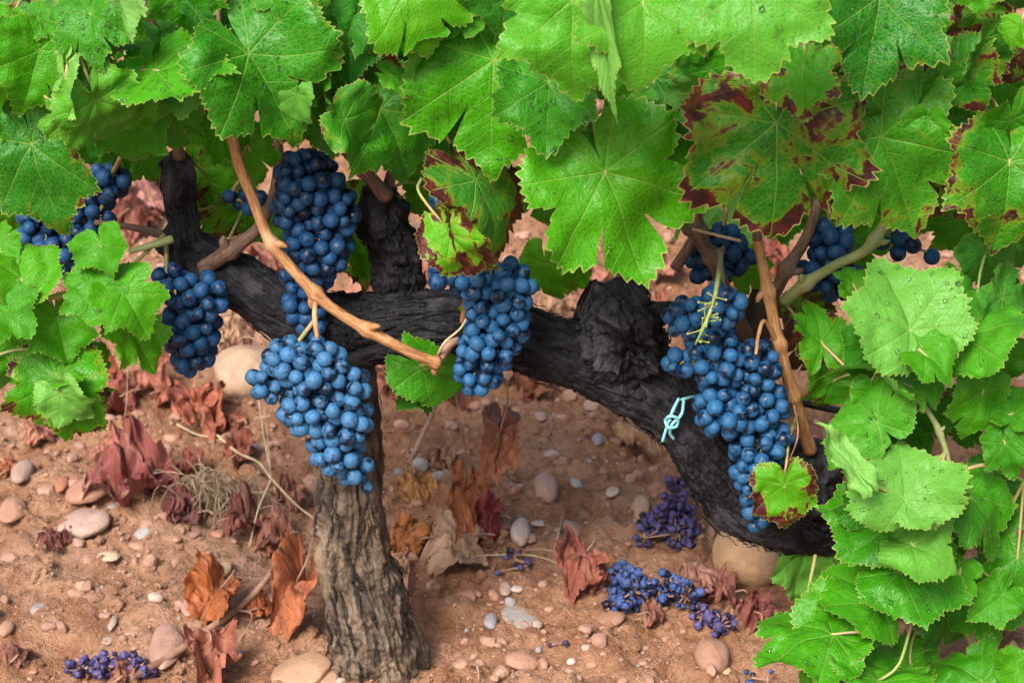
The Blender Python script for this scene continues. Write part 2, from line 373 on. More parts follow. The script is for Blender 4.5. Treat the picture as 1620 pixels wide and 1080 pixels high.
# ------------------------------------------------------------------ leaf generator
def leaf_arrays(rng, na=360, nr=18, w=1.0, fold=.18, droop=.5, wav=.09, crumple=0.0, cup=0.0, rag=1.0, pucker=1.0, curl=0.0, s1=None, s2=None):
    half = []
    for side in (0, 1):
        a = (s1 if s1 is not None else rng.choice([.42, .55, .66, .72, .78], p=[.12, .15, .25, .28, .20])) + rng.normal()*.02
        b = (s2 if s2 is not None else rng.choice([.46, .55, .64, .70], p=[.2, .25, .3, .25])) + rng.normal()*.02
        j = lambda v: v*(1+rng.normal()*.035)
        half.append(([0, 9, 16, 22, 26, 30, 36, 46, 52, 60, 68, 73, 78, 83, 90, 98, 104, 116, 130, 145, 158, 168, 175, 180],
                     [1.0, j(.895), j(.82), max(a+.03, j(.775)), a, max(a+.03, j(.755)), j(.77), j(.83), j(.885), j(.80), j(.71), min(.70, b+.12), b, min(.66, b+.10), j(.66), j(.69), j(.71), j(.68), j(.63), j(.58), j(.52), .42, .27, .09]))
    th = np.linspace(-180, 180, na, endpoint=False)
    def side_r(t, h):
        aa, rr = h; aa = np.array(aa, float); rr = np.array(rr)
        k = np.clip(np.searchsorted(aa, t, side='right')-1, 0, len(aa)-2); f = (t-aa[k])/(aa[k+1]-aa[k]); f = f*f*(3-2*f)*.6+f*.4
        return rr[k]*(1-f)+rr[k+1]*f
    r = np.where(th >= 0, side_r(np.abs(th), half[0]), side_r(np.abs(th), half[1]))
    # teeth
    step = 360/na; tp, tv = [], []; a = -172.0
    while a < 172:
        wd = max(2.2*step, rng.uniform(3.6, 8.5)); amp = (.024+.0100*wd*rng.uniform(.6, 1.1))*rag
        tp += [a, a+wd*.62]; tv += [0, amp]; a += wd
    tt = np.interp(th, tp, tv); sg = np.abs(th)
    r = r*(1+(tt-.035)*np.clip((176-sg)/20, 0, 1)); r = r*(1+.03*perlin(np.stack([th/22, th*0, th*0+rng.uniform(0, 99)], -1)))
    k0 = np.argmin(np.abs(th)); r[k0] = max(r[k0], 1.03)
    kw_ = max(3, int(26/step)); rs = np.convolve(np.concatenate([r[-kw_:], r, r[:kw_]]), np.ones(kw_)/kw_, 'same')[kw_:-kw_]
    rho = (np.arange(1, nr+1)/nr)**.85
    T = np.radians(th); rad = rho[:, None]*r[None, :]
    x = rad*np.sin(T)*w; y = rad*np.cos(T)
    veins = np.array([0, 52, -52, 104, -104, 150, -150.]); D = th[None, :]-veins[:, None]; kk = np.argmin(np.abs(D), 0); dl = np.radians(D[kk, np.arange(na)])
    s = rad*np.cos(dl); t = np.abs(rad*np.sin(dl)); et = np.repeat(rho[:, None], na, 1); e = np.minimum(rad/rs[None, :], 1.08)
    cat = lambda q, c: np.concatenate([[c], q.ravel()])
    x, y, s, t, e = cat(x, 0), cat(y, 0), cat(s, 0), cat(t, 0), cat(e, 0); et = cat(et, 0)
    off = rng.uniform(0, 50)
    q = np.stack([x, y, np.full_like(x, off)], -1)
    z = pucker*(.020*(1-np.exp(-t/.10)) + .0035*np.sin((s-.8*t)/.135*2*np.pi)*np.clip(t/.08, 0, 1)*np.clip(e*2, 0, 1) + .022*perlin(q*5.5+3, 12) + .010*perlin(q*11+5, 13))
    z = z + wav*fbm(q*1.6, 2, 3)*1.3*np.clip(e*1.6, 0, 1) + wav*.55*e**4*perlin(q*4.2+7, 9)
    z = z + fold*np.abs(x) + cup*(x*x+y*y)
    if crumple:
        z = z + crumple*(.9*fbm(q*2.0+20, 3, 41)+.35*np.abs(perlin(q*5, 43))-.45*np.abs(perlin(q*2.7+3, 44))+.10*np.abs(perlin(q*9, 46)))
        x = x*(1-.25*crumple) + crumple*.50*fbm(q*2.0+31, 3, 45); y = y + crumple*.50*fbm(q*2.0+57, 3, 47)
    if abs(curl) > 1e-3:
        ca = np.sign(x)*np.minimum(np.abs(x*curl), 3.6); x = np.sin(ca)/curl*(1+z*.3); z = z*np.cos(ca) + (1-np.cos(ca))/curl
    if abs(droop) > 1e-3:
        yy = y; y = np.sin(droop*yy)/droop - np.sin(droop*yy)*(z*1.0)*.5; z = z*np.cos(droop*yy*.7) - (1-np.cos(droop*yy))/droop
    V = np.stack([x, y, z], -1)
    j = np.arange(na); j2 = (j+1) % na
    tri = np.stack([np.zeros(na, int), 1+j2, 1+j], -1)
    i = np.arange(nr-1)[:, None]*na; qd = np.stack([1+i+j, 1+i+j2, 1+i+na+j2, 1+i+na+j], -1).reshape(-1, 4)
    fl = np.stack([cat(rad*np.sin(T), 0)+off, cat(rad*np.cos(T), 0), np.full_like(x, off*.37)], -1)
    return V, [tri, qd], {'flat': fl, 'vein': np.stack([s, t, np.where(et > .93, et, np.minimum(e, .93))], -1)}
UP = np.array([0, 0, 1.0])
def basis(Mv, n):
    y = Mv/np.linalg.norm(Mv); n = n-np.dot(n, y)*y; n /= np.linalg.norm(n); x = np.cross(y, n)
    return np.stack([x, y, n], 1)                                     # columns x,y,z
def rotaxis(v, ax, a):
    return v*math.cos(a)+np.cross(ax, v)*math.sin(a)+ax*np.dot(ax, v)*(1-math.cos(a))

# ------------------------------------------------------------------ the old vine
root = P(595, 1062, 0.0); root[2] = 0
vine = empty("grapevine", root, "old gnarled grapevine with black bent arm, grey trunk and leafy green canopy", "grapevine")
def bark_part(name, pts, mat, seg, n, amp=.16, twist=5.0, fine=1.0, strips=0, seed=1, parent=vine, knob=0.0):
    """pts rows (px,py,Y,radius px)"""
    c = np.array([[*P(a, b, Yv), 0] for a, b, Yv, r in pts]); rad = np.array([r*mpp(P(a, b, Yv)) for a, b, Yv, r in pts])
    info = {}
    def disp(rr, th, L):
        u = th+L*twist; m = rr.mean()
        q = np.stack([np.cos(u)*2.1, np.sin(u)*2.1, L*7], -1)
        lump = fbm(np.stack([np.cos(u)*1.3, np.sin(u)*1.3, L*13], -1)+seed*3.3, 3, seed)
        wp = .9*perlin(np.stack([np.cos(u)*1.5, np.sin(u)*1.5, L*22], -1)+seed*1.7, seed+2); u = u+wp*.55
        rid = 1-np.abs(fbm(np.stack([np.cos(u)*3.4, np.sin(u)*3.4, L*17], -1)+seed, 3, seed+3))*2.2
        rid2 = 1-np.abs(fbm(np.stack([np.cos(u)*9, np.sin(u)*9, L*34], -1)+seed, 3, seed+5))*2.4
        kn = 1.5*fbm(np.stack([np.cos(th)*rr/.024, np.sin(th)*rr/.024, L/.024], -1), 3, seed+9)
        h = amp*(1.2*lump+.55*rid+.30*fine*rid2) + knob*kn
        info['h'] = (.6*rid+.5*rid2-.45); info['u'] = th*m; info['L'] = L
        return rr*(1-amp*.35+h)
    V, F = tube(c[:, :3], rad, seg, n, disp)
    h = np.concatenate([info['h'].ravel(), [0, 0]]); uu = np.concatenate([info['u'].ravel(), [0, 0]]); ll = np.concatenate([info['L'].ravel(), [0, .01]])
    mb = MB(); mb.add(V, F, {'bark': np.stack([np.sin(uu/ max(rad.mean(), 1e-4))*rad.mean()+1, ll, h], -1)})
    rng = np.random.default_rng(seed)
    Vg = V[:-2].reshape(n, seg, 3); C = Vg.mean(1)
    for _ in range(strips):                                           # loose fibres and flakes of peeling bark
        i0 = rng.integers(1, n-8); j0 = rng.integers(0, seg); ln = int(rng.integers(6, max(8, min(n//5, n-i0-1)))) if n-i0-1 > 8 else 5
        dj = rng.uniform(-.25, .25); wd = rng.uniform(.0014, .0042); lift = rng.uniform(.001, .0055)
        pv = []
        for q in range(min(ln, n-i0-1)):
            b = Vg[i0+q, int(j0+q*dj) % seg]; nrm = b-C[i0+q]; nrm /= np.linalg.norm(nrm)+1e-9; f = q/ln
            pv.append((b+nrm*(.0012+lift*(max(0, f-.45)**2*3.3+max(0, .25-f)**2*2)), nrm))
        c_ = np.array([a for a, b in pv]); 
        if len(c_) < 4: continue
        T_ = np.gradient(c_, axis=0); T_ /= np.linalg.norm(T_, axis=1)[:, None]+1e-9
        sd_ = np.cross(T_, np.array([b for a, b in pv])); wv = wd*np.sin(np.linspace(.25, np.pi-.15, len(c_)))[:, None]
        nn = np.array([b for a, b in pv])
        VV = np.concatenate([c_-sd_*wv, c_+nn*.0008, c_+sd_*wv]); m = len(c_); a_ = np.arange(m-1)
        FF = np.concatenate([np.stack([a_, a_+1, m+a_+1, m+a_], -1), np.stack([m+a_, m+a_+1, 2*m+a_+1, 2*m+a_], -1)])
        mb.add(VV, FF, {'bark': np.stack([VV[:, 0]*1.0, np.tile(np.linspace(0, .05, m), 3), np.full(len(VV), .3)], -1)})
    return obj(name, mb.mesh(name, mat, root), parent)
bark_part("trunk", [(535, 560, .0, 50), (548, 640, .0, 46), (552, 730, .0, 46), (556, 800, .0, 48), (562, 880, .0, 53), (578, 950, .0, 60), (592, 1010, .0, 66), (598, 1060, .0, 70), (598, 1110, .0, 74)],
          M_TRUNK, 190, 360, .22, 3.0, 1.0, 120, 3, knob=.12)
bark_part("arm", [(262, 372, .03, 26), (310, 400, .02, 33), (370, 438, .01, 36), (430, 478, .0, 42), (500, 512, .0, 50), (570, 522, .0, 54), (650, 512, .0, 48), (730, 515, .0, 46), (810, 533, .0, 47), (890, 557, .0, 49), (960, 585, .0, 51), (1030, 622, -.005, 52), (1085, 668, -.01, 50), (1130, 730, -.01, 48), (1175, 785, -.01, 50), (1240, 812, -.01, 54), (1310, 822, .0, 50), (1370, 815, .01, 40)],
          M_ARM, 170, 680, .22, 4.0, 1.0, 200, 8, knob=.10)
bark_part("spur", [(300, 420, .02, 34), (294, 370, .02, 26), (286, 325, .03, 22), (284, 285, .03, 24), (281, 258, .03, 22), (278, 240, .03, 10)], M_ARM, 90, 140, .24, 3, 1, 40, 12, knob=.30)
bark_part("spur", [(632, 490, .02, 40), (628, 440, .02, 38), (620, 390, .02, 36), (608, 350, .02, 38), (604, 318, .02, 32), (612, 296, .02, 18)], M_ARM, 90, 140, .24, 3, 1, 40, 13, knob=.34)
bark_part("spur", [(985, 580, .0, 58), (985, 545, -.01, 64), (985, 510, -.015, 60), (980, 478, -.012, 50), (986, 458, -.01, 36), (986, 442, -.01, 16)], M_ARM, 130, 150, .26, 9, 1.3, 120, 14, knob=.46)
bark_part("spur", [(1260, 840, -.005, 40), (1275, 790, -.01, 50), (1285, 740, -.01, 46), (1290, 705, -.01, 30)], M_ARM, 90, 110, .2, 4, 1, 30, 15, knob=.34)
bark_part("spur", [(1180, 560, .03, 30), (1200, 500, .03, 26), (1205, 465, .03, 20)], M_TRUNK, 60, 60, .2, 4, 1, 20, 16, knob=.2)

SHOOTS = []
def cane(pts, mat, parent=vine, origin=root, nodes=(), name="cane", canopy=False, seg=14):
    p = np.array([P(a, b, Yv) for a, b, Yv, r in pts]); rad = np.array([r*mpp(q) for q, (a, b, c, r) in zip(p, pts)])
    L = np.concatenate([[0], np.cumsum(np.linalg.norm(np.diff(p, axis=0), axis=1))])
    nd = [L[k] for k in nodes]
    def disp(rr, th, LL):
        out = rr*.86*(1+.05*perlin(np.stack([np.cos(th)*2, np.sin(th)*2, LL*22], -1), 5))
        for x in nd: out = out*(1+.50*np.exp(-((LL-x)/.0055)**2)+.12*np.exp(-((LL-x)/.016)**2))
        return out
    n = max(16, int(L[-1]/.0035)); V, F = tube(p, rad, seg, min(n, 220), disp)
    aa = np.tile(np.arange(seg)/seg*2*np.pi, min(n, 220)); ll = np.repeat(np.linspace(0, L[-1], min(n, 220)), seg)
    mb = MB(); mb.add(V, F, {'bark': np.stack([np.append(np.sin(aa)*.006+1, [1, 1]), np.append(ll, [0, 0]), np.full(len(V), .3)], -1)})
    for k in nodes:                                                    # bud and leaf scar stubs at each node
        if 0 < k < len(p)-1 or True:
            a = p[k]; t = p[min(k+1, len(p)-1)]-p[max(k-1, 0)]; t /= np.linalg.norm(t); sd_ = np.cross(t, [0, 1, .2]); sd_ /= np.linalg.norm(sd_); sd_ = sd_*random.choice((-1, 1)) - np.array([0, .4, 0])
            mb.tube([a+sd_*rad[k]*.5, a+sd_*rad[k]*1.5+t*rad[k]*.4, a+sd_*rad[k]*2.1+t*rad[k]*1.1], [rad[k]*.75, rad[k]*.6, rad[k]*.2], 8, 8, attrs={'bark': (1, .1, .3)})
    SHOOTS.append(catmull(p, 30))
    return obj(name, mb.mesh(name, mat, origin), parent)
cane([(350, 130, -.06, 8), (374, 245, -.07, 10.5), (398, 310, -.07, 10), (432, 388, -.075, 10), (500, 465, -.08, 10), (540, 497, -.082, 10), (582, 522, -.084, 10), (640, 553, -.08, 10), (692, 575, -.07, 9)], M_CANE, nodes=(3, 4, 6, 8))
cane([(345, -180, .02, 7), (340, -40, 0, 8), (350, 130, -.06, 8)], M_CANEB)
cane([(612, 312, .0, 15), (575, 268, -.01, 11), (530, 215, -.01, 11), (490, 120, .0, 10), (455, -20, .02, 9), (440, -180, .03, 8)], M_CANEB, nodes=(1, 3))
cane([(322, 425, .0, 16), (365, 395, -.01, 13), (412, 355, -.01, 11), (440, 270, .02, 10), (430, 120, .04, 9), (420, -100, .05, 8)], M_CANEB, nodes=(1,))
cane([(205, 398, -.04, 5), (240, 388, -.04, 6.5), (272, 378, -.03, 8)], M_CANEG)
cane([(150, 352, .01, 5), (200, 358, .01, 6), (262, 372, .02, 9)], M_CANEB)
cane([(1198, 380, -.05, 9), (1215, 460, -.055, 10), (1232, 545, -.06, 11), (1255, 625, -.06, 11), (1282, 712, -.03, 13)], M_CANE, nodes=(1, 2, 3))
cane([(1198, 380, -.05, 9), (1195, 250, -.04, 9), (1180, 50, -.02, 8), (1160, -160, 0, 8)], M_CANEB)
cane([(1190, 545, .02, 13), (1150, 465, .0, 13), (1125, 405, -.01, 12), (1105, 365, -.01, 12), (1085, 200, .02, 10), (1060, -150, .04, 8)], M_CANEB, nodes=(2, 3))
cane([(1240, 478, .0, 11), (1275, 448, -.01, 10), (1320, 420, -.02, 9), (1385, 378, -.03, 9), (1440, 240, -.02, 8), (1480, 20, 0, 8), (1490, -150, 0, 7)], M_CANEG, nodes=(1, 3))
cane([(1218, 480, .02, 12), (1245, 425, .02, 11), (1285, 350, .02, 10), (1330, 150, .04, 9), (1340, -150, .05, 8)], M_CANEB, nodes=(1,))
cane([(1068, 425, .01, 11), (1090, 390, .01, 10), (1110, 350, .02, 9)], M_CANEB)
cane([(1095, 362, -.05, 2.6), (1135, 372, -.05, 2.8), (1172, 381, -.05, 3.2)], M_STRAW)
cane([(985, 450, .0, 12), (970, 330, .0, 10), (930, 140, .02, 9), (880, -120, .03, 8)], M_CANEB)
cane([(284, 250, .02, 11), (262, 120, .0, 9), (230, -20, 0, 8), (210, -180, 0, 8)], M_CANEB)
cane([(262, 120, 0, 7), (160, 60, -.04, 6), (60, 10, -.06, 6), (-40, -80, -.06, 5)], M_CANEB)
cane([(612, 300, .02, 11), (660, 150, .03, 9), (720, 20, .03, 8), (760, -150, .03, 8)], M_CANEB)
cane([(1430, 270, .0, 8), (1530, 150, .0, 8), (1600, 20, .0, 7), (1650, -120, 0, 7)], M_CANEB)
cane([(732, 510, -.035, 6), (736, 470, -.04, 5), (732, 400, -.03, 5)], M_CANE)
cane([(260, 372, -.02, 4), (165, 455, -.08, 4), (95, 468, -.10, 4.5), (30, 476, -.11, 4), (-50, 470, -.11, 4)], M_PET, nodes=(2,), name="shoot")
cane([(95, 468, -.10, 3.5), (80, 530, -.11, 3), (92, 600, -.12, 2.5)], M_PET, name="shoot")
cane([(693, 572, -.066, 7), (712, 545, -.06, 8), (735, 535, -.05, 6)], M_TWIG)

_bm = bmesh.new(); bmesh.ops.create_icosphere(_bm, subdivisions=2, radius=1.0)
DROPV = np.array([v.co for v in _bm.verts]); DROPF = np.array([[v.index for v in f.verts] for f in _bm.faces]); _bm.free()
_k = NT("water"); M_WATER = _k.fin(Base_Color=(1, 1, 1), Roughness=.02, IOR=1.33, Transmission_Weight=1.0, Specular_IOR_Level=.8)
# ------------------------------------------------------------------ leaves on the vines
LIST_MAX = 100; BACK = []; NLEAF = {}; STUFF = {}
def leaf(J, T, Yv, dT=0.0, roll=0.0, w=1.0, red=0.0, yel=.25, pale=0.0, up=.45, hi=True, parent=vine, origin=root, seed=None, jit=.22, drops=0, name="leaf", long=1.0, pet=True, **kw):
    rng = np.random.default_rng(seed if seed is not None else int(abs(J[0])*131+abs(J[1])*17+abs(T[0])*3))
    if T[1] < J[1]-15: dT = abs(dT)+.02
    a, b = P(*J, Yv), P(*T, Yv+dT); Mv = b-a
    vd = CAMV-a; vd /= np.linalg.norm(vd)
    n = vd*(1-up)+UP*up + rng.normal(size=3)*jit; y = Mv/np.linalg.norm(Mv); n = n-np.dot(n, y)*y
    n = rotaxis(n/np.linalg.norm(n), y, R(roll)); B = basis(Mv, n)
    w = w*.86
    args = dict(fold=rng.uniform(-.15, .55), droop=rng.uniform(.2, 1.2), wav=rng.uniform(.13, .26), w=w); args.update(kw)
    dr_ = abs(args['droop'])+1e-3; size = .93*np.linalg.norm(Mv)*long/(.4+.6*math.sin(dr_)/dr_)
    V, F, A = leaf_arrays(rng, *((360, 18) if hi else (180, 10)), **args)
    V = V*size; A['tint'] = np.tile([red, max(0, yel*.8-.04+rng.normal()*.07), pale], (len(V), 1))
    cnt = NLEAF.get(parent.name, 0)
    if cnt >= LIST_MAX:
        STUFF.setdefault(parent.name, MB()).add(V@B.T + a, F, A); return
    NLEAF[parent.name] = cnt+1
    o = obj(name, mesh(name, V, F, A, M_LEAF), parent, a-np.asarray(origin), Matrix(B.tolist()))
    if drops:
        Bv = V[F[1][:, 0]]; nv = np.cross(V[F[1][:, 1]]-Bv, V[F[1][:, 3]]-Bv); nv /= np.linalg.norm(nv, axis=1)[:, None]+1e-12; nv *= np.sign(nv[:, 2:3]+1e-9)
        mb = MB(); ar = np.linalg.norm(np.cross(V[F[1][:, 1]]-Bv, V[F[1][:, 3]]-Bv), axis=1)
        den = np.clip(perlin(V[F[1][:, 0]]/size*2.2+rng.uniform(0, 50))+.25, 0, 1)*ar
        for ix in rng.choice(len(Bv), drops, p=den/den.sum()):
            rd = .0008+.0016*rng.random()**2.2; mb.add(DROPV*np.array([rd*rng.uniform(.9, 1.3), rd*rng.uniform(.9, 1.3), rd*.7])@basis(np.cross(nv[ix], [1, .1, .2]), nv[ix]).T + Bv[ix]+nv[ix]*rd*.12, DROPF)
        dq = obj("water_drops", mb.mesh("water_drops", M_WATER), o); dq['kind'] = 'stuff'
    if pet:
        allp = np.vstack(SHOOTS); d = np.linalg.norm(allp-a, axis=1); e = allp[np.argmin(d)]; dv = e-a; L = np.linalg.norm(dv)
        if L > .10 or L < .012:
            dv = (dv/(L+1e-9)*.5 - y*.6 + np.array([0, .55, .1])); dv = dv/np.linalg.norm(dv)*.08
        q1 = a + dv*.5 - y*min(.02, L*.2) - UP*.004
        Vp, Fp = tube([a+y*.004-n*.001, a-y*.004+dv*.08, q1, a+dv], [.0011, .0013, .0013, .0017], 8, 14)
        obj("petiole", mesh("petiole", (Vp-a)@B, Fp, None, M_PET), o)
    return o
L = leaf
# --- upper left
L((143, 22), (150, 118), -.15, -.03, 5, 1.15, yel=.3, s1=.45, drops=60)
L((246, 112), (380, 100), -.15, -.02, 0, 1.0, yel=.35, droop=.3, red=.05, long=1.02, drops=90)
L((393, 85), (498, 243), -.13, -.02, -12, 1.12, yel=.15, red=.22, s1=.36, s2=.66, up=.55, drops=110)
L((103, 122), (84, 218), -.17, 0, 60, .7, yel=.4, pale=.75)
L((151, 157), (200, 248), -.16, .02, 25, 1.0, yel=.5, pale=.15, fold=.3)
L((221, 132), (196, 205), -.14, 0, -20, .95, yel=.35)
L((226, 150), (245, 222), -.13, .02, 30, .7, yel=.35)
L((62, 80), (35, 195), -.14, -.02, 0, 1.2, yel=.3)
L((50, 228), (88, 402), -.12, -.03, 10, .78, yel=.15, red=.34, s1=.75, s2=.5, up=.35, seed=51, drops=40)
L((215, 190), (205, 278), -.09, 0, 0, 1.0, yel=.2)
L((275, 178), (268, 268), -.08, 0, 0, .8, yel=.3, red=.2)
L((345, 200), (385, 280), -.06, 0, 0, 1.0, yel=.4, red=.3)
L((395, 235), (425, 305), -.05, 0, 10, .9, yel=.4, red=.25)
L((290, -20), (300, 58), -.12, 0, 0, 1.4, yel=.2, s1=.75, drops=70)
L((180, -14), (228, 62), -.17, 0, -65, 1.0, yel=.4, pale=.7)
L((455, -18), (450, 45), -.11, -.02, 0, 1.5, yel=.25, red=.3, drops=40)
L((515, 0), (500, 62), -.06, 0, 0, 1.3, yel=.2, red=.62)
L((430, 30), (520, 120), -.07, 0, 10, 1.0, yel=.1)
L((18, 40), (20, 110), -.12, 0, 30, 1.0, yel=.4)
L((18, 190), (40, 235), -.11, 0, 0, 1.2, yel=.7)
L((100, 190), (160, 225), -.15, .02, 25, .8, yel=.6, pale=.2)
L((330, 60), (310, 130), -.08, 0, 0, 1.2, yel=.2)
L((15, 215), (-5, 300), -.10, 0, 0, 1.1, yel=.3)
# --- lower left shoot
L((34, 442), (20, 357), -.12, -.02, 10, 1.1, yel=.7, red=.38)
L((158, 384), (172, 440), -.12, -.02, 0, 1.3, yel=.4, long=1.0)
L((162, 455), (88, 492), -.13, -.02, 0, 1.1, yel=.45)
L((193, 463), (244, 534), -.13, -.02, 0, 1.1, yel=.45, red=.12)
L((-4, 486), (60, 522), -.14, -.02, 0, 1.2, yel=.4)
L((205, 515), (255, 598), -.09, -.01, 0, 1.0, yel=.75)
L((90, 505), (112, 590), -.11, -.02, 0, 1.1, yel=.35)
L((90, 600), (78, 706), -.13, -.02, 5, 1.15, yel=.5, red=.40, rag=1.2)
L((100, 620), (175, 690), -.125, -.01, 0, .9, yel=.45, red=.4)
L((100, 600), (140, 592), -.14, 0, 0, .9, yel=.5, hi=False)
L((96, 622), (152, 678), -.145, 0, 55, .85, yel=.6, pale=.6)
L((-8, 570), (18, 640), -.12, 0, 0, 1.2, yel=.35)
L((0, 400), (5, 340), -.10, 0, 0, 1.0, yel=.5)
L((155, 560), (175, 600), -.08, 0, 0, 1.0, yel=.4)
# --- centre
L((781, 95), (772, 308), -.13, -.03, 6, 1.2, yel=.35, s1=.40, s2=.62, up=.45, seed=77, drops=60)
L((868, 130), (862, 258), -.17, -.03, 0, 1.15, yel=.25, s1=.72, s2=.64, drops=110)
L((957, 272), (1040, 470), -.18, -.03, -4, 1.12, yel=.48, s1=.44, s2=.50, up=.38, seed=91, droop=.35, fold=.06, drops=40)
L((1017, 4), (1030, 132), -.30, -.04, 0, 1.3, yel=.5, pale=.12, s1=.72, s2=.6)
L((1190, -30), (1195, 138), -.30, -.04, 0, 1.25, yel=.45, pale=.18, s1=.7, drops=60)
L((905, 0), (905, 190), -.27, -.02, 10, 1.0, yel=.5, pale=.1, s1=.75)
L((944, -30), (974, 216), -.32, .0, 25, .17, yel=.6, pale=.75, wav=.08, jit=0, rag=.6, fold=.5, droop=.15, s1=.8, s2=.75)
L((1036, 125), (1005, 218), -.12, -.02, 0, 1.15, yel=.15, red=.36, drops=50)
L((648, -25), (695, 88), -.16, -.03, 0, 1.1, yel=.6)
L((572, -10), (612, 92), -.10, 0, 0, 1.1, yel=.05)
L((548, 45), (560, 146), -.09, -.02, 0, 1.0, yel=.05, drops=50)
L((802, -35), (788, 85), -.14, -.02, 0, 1.0, yel=.25, drops=60)
L((602, 172), (672, 300), -.09, -.02, 0, 1.05, yel=.25, s1=.7, drops=40)
L((752, 286), (836, 424), -.13, -.02, 0, .95, yel=.1, red=.78, s1=.75, s2=.7, pale=.08)
L((712, 370), (784, 448), -.165, -.01, 0, .8, yel=1.0, red=.72, s1=.8, s2=.75)
L((598, 382), (558, 470), .06, 0, 0, 1.0, yel=.9, red=.45)
L((862, 418), (872, 502), .04, 0, 15, .7, yel=.85, red=.2)
L((670, 300), (672, 378), .06, 0, 0, .8, yel=1.0, red=.15)
L((560, 150), (590, 210), -.03, 0, 0, 1.2, yel=.1, red=.2)
L((1090, 212), (1025, 322), -.10, -.02, 0, 1.1, yel=.35)
L((905, 200), (940, 300), -.08, 0, 0, 1.1, yel=.2)
L((1045, 215), (1070, 330), -.07, 0, 0, 1.0, yel=.25)
L((705, 170), (730, 270), -.07, 0, 0, 1.0, yel=.1)
L((650, 584), (686, 664), -.02, -.01, -10, 1.1, yel=.0, red=.28, s1=.75, s2=.7)
L((668, 582), (756, 640), -.045, 0, 60, .8, yel=.3, red=.15)
L((735, 520), (722, 590), -.03, 0, 20, .6, yel=.7)
# --- right canopy
L((1228, 195), (1242, 396), -.17, -.04, 0, 1.3, yel=.12, red=.70, s1=.42, s2=.58, up=.5, seed=23, drops=120)
L((1272, 105), (1258, 194), -.19, -.03, 0, 1.15, yel=.5, red=.52, s1=.75, drops=40)
L((1392, -5), (1368, 172), -.16, -.03, 0, 1.1, yel=.12, red=.08, s1=.45, drops=110)
L((1393, 216), (1478, 398), -.13, -.03, -5, 1.05, yel=.18, red=.44, s1=.5, up=.6, pale=.06, drops=60)  # slight paleness stands in for light reflected off this leaf
L((1515, 104), (1560, 188), -.11, -.02, 0, 1.15, yel=.15, red=.58)
L((1598, 256), (1590, 424), -.14, -.03, 0, 1.1, yel=.25, red=.50, drops=50)
L((1612, 45), (1592, 82), -.15, 0, 0, 1.2, yel=.7)
L((1545, 20), (1530, 92), -.08, 0, 0, 1.2, yel=.2, red=.85)
L((1612, 85), (1605, 150), -.08, 0, 0, 1.2, yel=.2, red=.95)
L((1545, -30), (1548, 30), -.13, 0, 0, 1.3, yel=.3, red=.2)
L((1520, 280), (1545, 370), -.07, 0, 0, 1.1, yel=.2, red=.7)
L((1395, 160), (1400, 250), -.08, 0, 0, 1.1, yel=.15, red=.4)
L((1150, 170), (1120, 250), -.09, 0, 0, 1.1, yel=.25, red=.2)
L((1125, 110), (1150, 190), -.13, 0, 0, 1.2, yel=.3, red=.25)
L((1325, 260), (1330, 340), -.06, 0, 0, 1.1, yel=.2, red=.6)
L((1450, 120), (1470, 200), -.06, 0, 0, 1.2, yel=.15, red=.2)
L((1500, 210), (1520, 290), -.06, 0, 0, 1.2, yel=.2, red=.4)
L((1241, 766), (1246, 850), -.125, -.01, 0, 1.05, yel=.85, red=.60, s1=.8, s2=.75)
L((1275, 868), (1252, 964), -.02, -.01, 0, .95, yel=.6, pale=.45, red=.15)
L((1282, 535), (1292, 622), -.015, 0, 0, .8, yel=.5, red=.95)
L((1300, 870), (1310, 930), -.02, 0, 0, .9, yel=.5, pale=.4, red=.2)
for jx_, jy_, tx_, ty_ in ((1090, 300, 1110, 380), (1160, 300, 1190, 385), (1240, 320, 1250, 400), (1320, 300, 1300, 385), (1370, 330, 1400, 410), (1050, 290, 1060, 370), (350, 260, 345, 345), (720, 250, 760, 330), (860, 300, 850, 380), (1440, 330, 1450, 420), (1530, 350, 1540, 430)):
    L((jx_, jy_), (tx_, ty_), .12, .0, 0, 1.15, yel=.2, red=.25, hi=False)
for jx_, jy_, tx_, ty_, y_, rd_ in ((330, 285, 350, 340, .7, .3), (385, 330, 365, 390, .8, .5), (345, 330, 330, 400, .5, .8), (420, 350, 400, 400, .9, .3), (230, 250, 250, 300, .6, .3), (590, 330, 560, 400, .8, .4), (700, 290, 660, 350, 1.0, .2), (570, 395, 600, 450, .8, .5),
                                       (905, 420, 890, 470, .8, .3), (1070, 330, 1085, 390, .5, .5), (1180, 420, 1210, 470, .6, .4), (1350, 380, 1380, 450, .3, .3), (1265, 480, 1290, 540, .4, .9), (20, 320, 30, 390, .3, .3), (180, 250, 215, 290, .4, .2), (30, 560, 50, 620, .4, .2)):
    L((jx_, jy_), (tx_, ty_), .07, .0, 0, 1.15, yel=y_, red=rd_, hi=False)
srng = np.random.default_rng(15)
for jx_, jy_ in ((60, 30), (185, 70), (300, 95), (310, 20), (470, 150), (505, 110), (545, 190), (600, 40), (620, 120), (690, 60), (735, 20), (845, 40), (900, 120), (935, 210), (1000, 150), (1090, 60), (1110, 140), (1150, 60), (1305, 60), (1345, 190), (1440, 60), (1480, 130), (1330, 30), (1560, 60), (1600, 190), (1465, 190), (20, 130), (120, 90), (255, 60)):
    a_ = 90+srng.normal()*40; l_ = srng.uniform(50, 85)
    L((jx_, jy_), (jx_+l_*math.cos(R(a_)), jy_+l_*math.sin(R(a_))), srng.uniform(-.15, -.11), srng.uniform(-.02, .03), srng.normal()*22, srng.uniform(.85, 1.1), yel=srng.uniform(.0, .5), red=(srng.uniform(.2, .6) if srng.random() < .25 else 0), pale=(.3 if srng.random() < .12 else 0), hi=False, seed=int(jx_*3+jy_))
